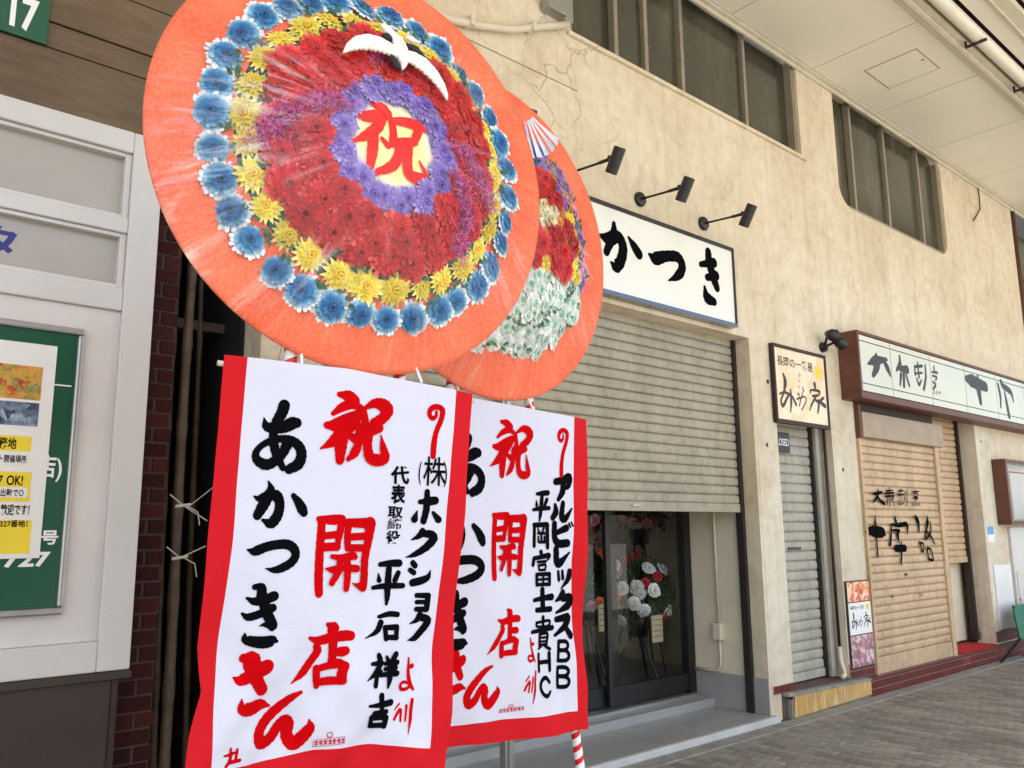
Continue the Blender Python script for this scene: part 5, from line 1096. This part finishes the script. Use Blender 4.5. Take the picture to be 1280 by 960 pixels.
        for i in range(60):
            for j in range(60):
                u = -.44 + i * .058 + (.029 if j % 2 else 0); v = -.46 + j * .052
                q = math.hypot(u, v)
                if q > .45 or i > 16 or j > 18: continue
                if v < -.10 - .12 * u: key, sc = ('mint', 1.0) if q < .43 else ('mint', .9)
                elif q > .36: key, sc = ('pink' if (i + j) % 3 else 'purple'), .95
                elif q > .30: key, sc = ('yellow' if v < .14 else 'orange' if (i + j) % 2 else 'purple'), .95
                elif v > .26: key, sc = ('blue' if u > -.05 else 'purple'), 1.0
                elif abs(u - .13) < .05 and abs(v - .07) < .06: key, sc = 'cream', 1.0
                else: key, sc = rr.choice(('red', 'red', 'red', 'red', 'orange', 'yellow', 'pink')), .95
                flower(key, 0, 0, u + rr.uniform(-.006, .006), v + rr.uniform(-.006, .006), sc)
        # white and blue paper fan at the top, tucked under the film
        fn = MB()
        for k in range(9):
            a0, a1 = .2 + k * .12, .2 + (k + 1) * .12
            P = lambda a, r: (.02 + r * math.sin(a), -dome(.35) - .045 - .01 * (k % 2), zc + .46 - r * math.cos(a) * .9)
            fn.quad(P(a0, .05), P(a1, .05), P(a1, .20), P(a0, .20))
        part('paper_fan', fn, plain('pale blue paper', rgb(196, 208, 220), .6, var=.35, scale=9), w, local=True)
    # clear film stretched over the face: taut, with wrinkles that run in to the middle
    b = MB(); NA, NR = 360, 16
    for i in range(NR + 1):
        u = i / NR; r = .605 * u if i else .002
        hh = .0 + .19 * (1 - u ** 1.7) if variant == 0 else .17 * (1 - u ** 1.7)
        for k in range(NA):
            a = 2*PI*k/NA
            wr = (.0022 * math.sin(19 * a + 4.2 * math.sin(3 * a)) * math.sin(PI * u) + .0014 * math.sin(47 * a + 9 * math.sin(2 * a)) * u) * (.4 + .9 * abs(math.sin(1.5 * a + .6 + variant)))
            b.v.append((r * math.cos(a), -hh - .012 * (1 - u * .8) - wr * (1 if i < NR else 0), zc + r * math.sin(a)))
    for i in range(NR):
        for k in range(NA): b.f.append((i*NA + k, (i+1)*NA + k, (i+1)*NA + (k+1) % NA, i*NA + (k+1) % NA)); b.m.append(0)
    fo = part('clear_film', b, M['film'], w, smooth=True, local=True)
    uvl = fo.data.uv_layers.new(name='UVMap')
    for pl in fo.data.polygons:
        ks = [fo.data.loops[li].vertex_index for li in pl.loop_indices]; cols = [v_ % NA for v_ in ks]; wrap = max(cols) - min(cols) > NA / 2
        for li, v_ in zip(pl.loop_indices, ks):
            c_ = v_ % NA; uvl.data[li].uv = ((c_ + (NA if wrap and c_ < NA / 2 else 0)) / NA, (v_ // NA) / NR)
    # legs wound with red and white ribbon, and the back prop
    for sx in (-1, 1):
        x_top, x_bot = (sx * .14 - .036, sx * .20 - .05) if variant == 0 else (sx * .02, sx * .55)
        top, bot = Vector((x_top, .035, zc + .35)), Vector((x_bot, .035, 0.0))
        n = 560; pts = [bot.lerp(top, k / n) for k in range(n + 1)]
        part('leg', MB().tube(pts, .0175, 14, stripes=.72), [M['pole_white'], M['pole_red']], w, local=True, smooth=True)
    n = 500; top, bot = Vector((0, .06, zc + .3)), Vector((0, .75, 0)); pts = [bot.lerp(top, k / n) for k in range(n + 1)]
    part('back_leg', MB().tube(pts, .016, 12, stripes=.72), [M['pole_white'], M['pole_red']], w, local=True, smooth=True)
    part('cross_bar', MB().tube([(-.42, .055, .55), (.42, .055, .55)], .012, 10), M['bamboo'], w, local=True, smooth=True)
    return w
def onPlane(px, py, loc, rotz, off):
    """photo pixel -> (u, z) on the vertical plane of a wreath, off metres in front of it"""
    n = Vector((math.sin(rotz), -math.cos(rotz), 0)); t_ = Vector((math.cos(rotz), math.sin(rotz), 0)); c = Vector(loc) + n * off
    d = ray(px, py); P = CAM + d * ((c - CAM).dot(n) / d.dot(n)); return ((P - Vector(loc)).dot(t_), P.z)
A1, A2 = math.radians(-5.4), math.radians(3.1)
L1, L2 = (1.173, 1.933, 0), (1.885, 2.224, 0)
make_wreath(L1, A1, 2.527, 'front wreath, orange rimmed, with red and blue paper flowers and white crane', 0)
make_wreath(L2, A2, 2.56, 'rear orange rimmed wreath with pale green flowers, half hidden by the front one', 1)

# ------------------------------------------------------------------ banners hung from the wreath stands
def interp(tab, z):
    tab = sorted(tab)
    if z <= tab[0][0]: a, b = tab[0], tab[1]
    elif z >= tab[-1][0]: a, b = tab[-2], tab[-1]
    else:
        for a, b in zip(tab, tab[1:]):
            if a[0] <= z <= b[0]: break
    return a[1] + (b[1] - a[1]) * (z - a[0]) / (b[0] - a[0])
def make_banner(loc, rotz, label, key, top, oL, iL, iR, oR, hem, bot, ripple, extra_text, stamp):
    """edges are tables of (z, u); hem and bot are tables of (u, z) for the foot of the white field and of the red border"""
    bn = thing('congratulation_banner', label, 'banner', loc, rotz, 'red bordered banners hung on the wreath stands')
    def disp(u, z): return ripple(u, z)
    def P(u, z, l=0): return (u, -.035 - disp(u, z) - l, z)
    NX, NY = 72, 110
    us = [0] * 0
    def rowpts(t_):
        """t in 0..1 down the white field, 1..2 down the foot border"""
        out = []
        for i in range(NX + 1):
            s_ = i / NX
            # piecewise across: left band, field, right band
            def at(z):
                a, b, c, d = interp(oL, z), interp(iL, z), interp(iR, z), interp(oR, z)
                if s_ < .08: return a + (b - a) * s_ / .08
                if s_ > .92: return c + (d - c) * (s_ - .92) / .08
                return b + (c - b) * (s_ - .08) / .84
            zt = interp(top, s_)
            zh = interp(hem, s_); zb = interp(bot, s_)
            z = zt + (zh - zt) * t_ if t_ <= 1 else zh + (zb - zh) * (t_ - 1)
            out.append((at(z), z))
        return out
    white, red = MB(), MB()
    rows = [rowpts(j / 90) for j in range(91)] + [rowpts(1 + j / 8) for j in range(1, 9)]
    for j in range(len(rows) - 1):
        for i in range(NX):
            s_ = (i + .5) / NX; isred = s_ < .08 or s_ > .92 or j >= 90
            (red if isred else white).quad(P(*rows[j+1][i]), P(*rows[j+1][i+1]), P(*rows[j][i+1]), P(*rows[j][i]))
    for nm, mb_, mt_ in (('white_field', white, M['cloth_white']), ('red_border', red, M['cloth_red'])):
        o = part(nm, mb_, mt_, bn, smooth=True, local=True)
        import bmesh
        bm = bmesh.new(); bm.from_mesh(o.data); bmesh.ops.remove_doubles(bm, verts=bm.verts, dist=1e-5); bm.to_mesh(o.data); bm.free()
        o.data.polygons.foreach_set('use_smooth', [True] * len(o.data.polygons))
    mp = lambda x, z, l: P(x, z, .0014 + l); LOCAL_MAPS.add(mp)
    characters(key, bn, mp)
    for body, u0, u1, z0, z1, mat, bold in extra_text:
        part('character', text_mesh(body, u0, u1, z0, z1, mp, bold), mat, bn, local=True)
    # printer's small boxed stamp: too small to read, a frame with a ring above and a row of marks
    s0, s1, s2, s3 = stamp; st = []
    def sp(fx, fz, wd): return (round((s0 + (s1 - s0) * fx) * 1000), round((s2 + (s3 - s2) * fz) * 1000), wd)
    for a_, b_ in (((0, 0), (1, 0)), ((1, 0), (1, 1)), ((1, 1), (0, 1)), ((0, 1), (0, 0))): st.append([sp(*a_, 1), sp(*b_, 1)])
    st.append([sp(.5 + .09 * math.cos(a_), 1.5 + .35 * math.sin(a_), 2) for a_ in [k * PI / 4 for k in range(9)]])
    for k in range(7):
        c_ = .09 + k * .137
        st.append([sp(c_ - .04, .65, 3), sp(c_ + .04, .68, 3)]); st.append([sp(c_, .82, 3), sp(c_ - .02 + .04 * (k % 2), .25, 3)]); st.append([sp(c_ - .04, .32 + .1 * (k % 3), 2), sp(c_ + .04, .3, 2)])
    part('stamp', stroke_mesh(st, mp, BRUSH=1.0), M['red_ink'], bn, local=True)
    zl, zr = interp(top, 0), interp(top, 1)
    uL, uR = interp(oL, zl), interp(oR, zr)
    part('hanging_rod', MB().tube([(uL - .012, -.024, zl - .02), (uR + .008, -.024, zr - .02)], .007, 10), M['pvc'], bn, local=True, smooth=True)
    for sx in (-.19, .16): part('cord', MB().tube([(sx, -.02, interp(top, .5) - .01), (sx * .95, .01, interp(top, .5) + .05)], .004, 6), M['pole_white'], bn, local=True)
    return bn
def rip1(u, z):
    d = max(0, 1.93 - z)
    return (.016 * d * math.sin(9 * u + 7 * z) + .009 * d * math.sin(21 * u - 16 * z + 1) + .0045 * d * d * math.sin(38 * u + 30 * z) + .003 * d * math.sin(52 * u - 34 * z + 2 * math.sin(9 * z)) + .0022 * math.sin(26 * u + 3) * math.exp(-d * 6)
            + .02 * d * d * math.exp(-((u + .36) / .07) ** 2) * math.sin(8 * z) + .012 * d * math.exp(-((u - .23) / .05) ** 2))
def rip2(u, z):
    d = max(0, 1.93 - z)
    return .012 * d * math.sin(10 * u + 5 * z + 2) + .007 * d * math.sin(24 * u + 12 * z) + .002 * d * math.sin(55 * u - 28 * z) + .0018 * math.sin(24 * u) * math.exp(-d * 6) + .006 * d * math.exp(-((u - .38) / .05) ** 2) * math.sin(14 * z)
def uz(px, py, k=1): return onPlane(px, py, (L1, L2)[k - 1], (A1, A2)[k - 1], .035)
def tbox(x0, y0, x1, y1, k=1):
    a, b = uz(x0, y1, k), uz(x1, y0, k); return a[0], b[0], a[1], b[1]
ex1 = []
for ch, bx_, bo in (('(', (522, 577, 526, 606), .01), ('株', (528, 572, 556, 607), .01), (')', (553, 577, 557, 609), .01), ('代', (488, 583, 511, 605), .035), ('表', (488, 606, 507, 630), .035), ('取', (485, 633, 505, 648), .03), ('締', (485, 648, 504, 662), .006), ('役', (484, 663, 503, 680), .03)):
    ex1.append((ch, *tbox(*bx_), M['ink'], bo))
make_banner(L1, A1, 'nearer red bordered banner with black and red brush characters under the front wreath', 'b1',
    [(0, 1.926), (.45, 1.925), (1, 1.894)],
    [(1.926, -.39), (1.48, -.407), (1.25, -.412), (1.154, -.400), (1.06, -.425), (.88, -.455)], [(1.922, -.337), (1.479, -.354), (1.151, -.374), (.993, -.379), (.88, -.383)],
    [(1.903, .267), (1.409, .218), (1.11, .191), (.94, .173), (.85, .165)], [(1.894, .32), (1.407, .274), (1.103, .252), (.932, .223), (.85, .21)],
    [(0, .990), (.22, .980), (.45, .994), (.68, .986), (.92, .957), (1, .955)], [(0, .90), (.5, .885), (1, .86)], rip1, ex1, tbox(391, 919, 428, 934))
ex2 = []
make_banner(L2, A2, 'farther red bordered banner, partly behind the nearer one, under the rear wreath', 'b2',
    [(0, 1.955), (.5, 1.94), (1, 1.923)],
    [(1.95, -.43), (1.4, -.42), (.85, -.43)], [(1.95, -.365), (1.4, -.36), (.85, -.365)],
    [(1.923, .362), (1.689, .349), (1.398, .335), (1.117, .343), (.873, .352)], [(1.923, .431), (1.692, .431), (1.396, .406), (1.113, .392), (.802, .41)],
    [(0, .922), (.5, .900), (.92, .873), (1, .868)], [(0, .868), (.5, .832), (1, .802)], rip2, ex2, tbox(625, 882, 651, 892, 2))

# ------------------------------------------------------------------ flower stands inside the shop
kind('rose_white', 'white_flower', [(0, rgb(220, 216, 190)), (.5, rgb(236, 234, 226)), (1, rgb(244, 244, 240))], .06, 10, 3, tipw=.7, rise=.6)
kind('rose_orange', 'orange_flower', [(0, rgb(190, 70, 20)), (.5, rgb(232, 100, 40)), (1, rgb(240, 140, 80))], .05, 10, 3, tipw=.7, rise=.6)
kind('rose_pink', 'pink_flower', [(0, rgb(170, 60, 90)), (.5, rgb(216, 120, 140)), (1, rgb(236, 190, 196))], .055, 10, 3, tipw=.7, rise=.6)
kind('rose_red', 'red_flower', [(0, rgb(110, 8, 20)), (.5, rgb(170, 18, 30)), (1, rgb(196, 40, 50))], .05, 10, 3, tipw=.7, rise=.6)
def flower_stand(x, y, zb, label, seed, keys, card=True, w=.33, h=.36):
    rr = random.Random(seed)
    s_ = thing('flower_stand', label, 'flower arrangement', (x, y, .13), 0, 'flower stands inside the shop')
    for k in range(3):
        a = 2*PI*k/3 + .4; part('leg', MB().tube([(x + .05 * math.cos(a), y + .05 * math.sin(a), zb - .28), (x + .30 * math.cos(a), y + .30 * math.sin(a), .13)], .011, 8), M['black'], s_)
    part('pot', MB().lathe([(.0, -.30), (.09, -.30), (.12, -.06), (.11, -.06), (0, -.08)], 18, (x, y, zb)), M['black'], s_, smooth=True)
    lf = MB()
    for i in range(420):
        a, e = rr.uniform(0, 2*PI), rr.uniform(-.5, 1.3); L_ = rr.uniform(.6, 1.0)
        d = Vector((math.cos(a) * math.cos(e) * w, math.sin(a) * math.cos(e) * w, math.sin(e) * h)) * L_
        c = Vector((x, y, zb + .08)) + d * .55; t_ = Vector((x, y, zb + .08)) + d * 1.15 + Vector((0, 0, -.04)); sd = (t_ - c).cross(Vector((rr.gauss(0, 1), rr.gauss(0, 1), rr.gauss(0, 1)))).normalized() * rr.uniform(.010, .028)
        lf.quad(c, (c + t_) / 2 + sd, t_, (c + t_) / 2 - sd)
    part('foliage', lf, M['leaf_dark'], s_, kind='stuff')
    fr_ = MB()                                                    # long palm fronds
    for i in range(5):
        a = rr.uniform(-1.2, .8); base = Vector((x, y, zb + .1))
        for k in range(26):
            u = k / 25; c = base + Vector((math.cos(a) * .5 * u + .05, -.05, (.05 + .2 * math.sin(a + i)) * u - .14 * u * u)); d = Vector((rr.uniform(-.02, .05), -.01, rr.choice((-1, 1)) * .10 * math.sin(PI * (u * .9 + .1))))
            fr_.quad(c, c + d * .5 + Vector((.006, 0, 0)), c + d, c + d * .5 - Vector((.006, 0, 0)))
    part('palm_frond', fr_, M['leaf_dark'], s_, kind='stuff')
    for i in range(28):
        a, e = rr.uniform(PI, 2*PI), rr.uniform(-.7, 1.4); d = Vector((math.cos(a) * math.cos(e), math.sin(a) * math.cos(e), math.sin(e)))
        nm, me = rr.choice(FL[rr.choice(keys)])
        o = piece(nm, me, s_, Vector((x, y, zb + .08)) + Vector((d.x * w, d.y * w, d.z * h)) * rr.uniform(.85, 1.05))
        o.rotation_mode = 'QUATERNION'; o.rotation_quaternion = Vector((0, -1, 0)).rotation_difference(d)
    if card:
        part('name_card', MB().box(x - .26, x - .12, y - w - .06, y - w - .05, zb - .30, zb - .08), plain('wooden card', rgb(196, 178, 142), .6), s_)
        for k in range(4): part('card_line', MB().box(x - .25, x - .13, y - w - .0615, y - w - .0605, zb - .12 - .045 * k, zb - .114 - .045 * k), M['ink_grey'], s_)
p = onY(795, 745, 5.15)
flower_stand(p.x, 5.15, p.z - .05, 'flower stand with white and red roses and a name card behind the glass', 3, ['rose_white', 'rose_orange', 'rose_white', 'rose_white', 'rose_red'])
p = onY(795, 650, 5.75)
flower_stand(p.x + .05, 5.75, p.z + .05, 'tall flower stand with pink blooms at the back of the shop', 5, ['rose_pink', 'rose_white', 'rose_red'], card=False)
p = onY(742, 735, 5.35)
flower_stand(p.x - .1, 5.35, p.z - .02, 'flower stand with pale and orange blooms next to the banner', 8, ['rose_white', 'rose_orange', 'rose_pink'], card=True)
p = onY(742, 660, 5.9)
flower_stand(p.x - .2, 5.95, p.z + .05, 'tall dark flower stand with dusky pink blooms deep in the shop', 11, ['rose_pink', 'rose_red'], card=False)
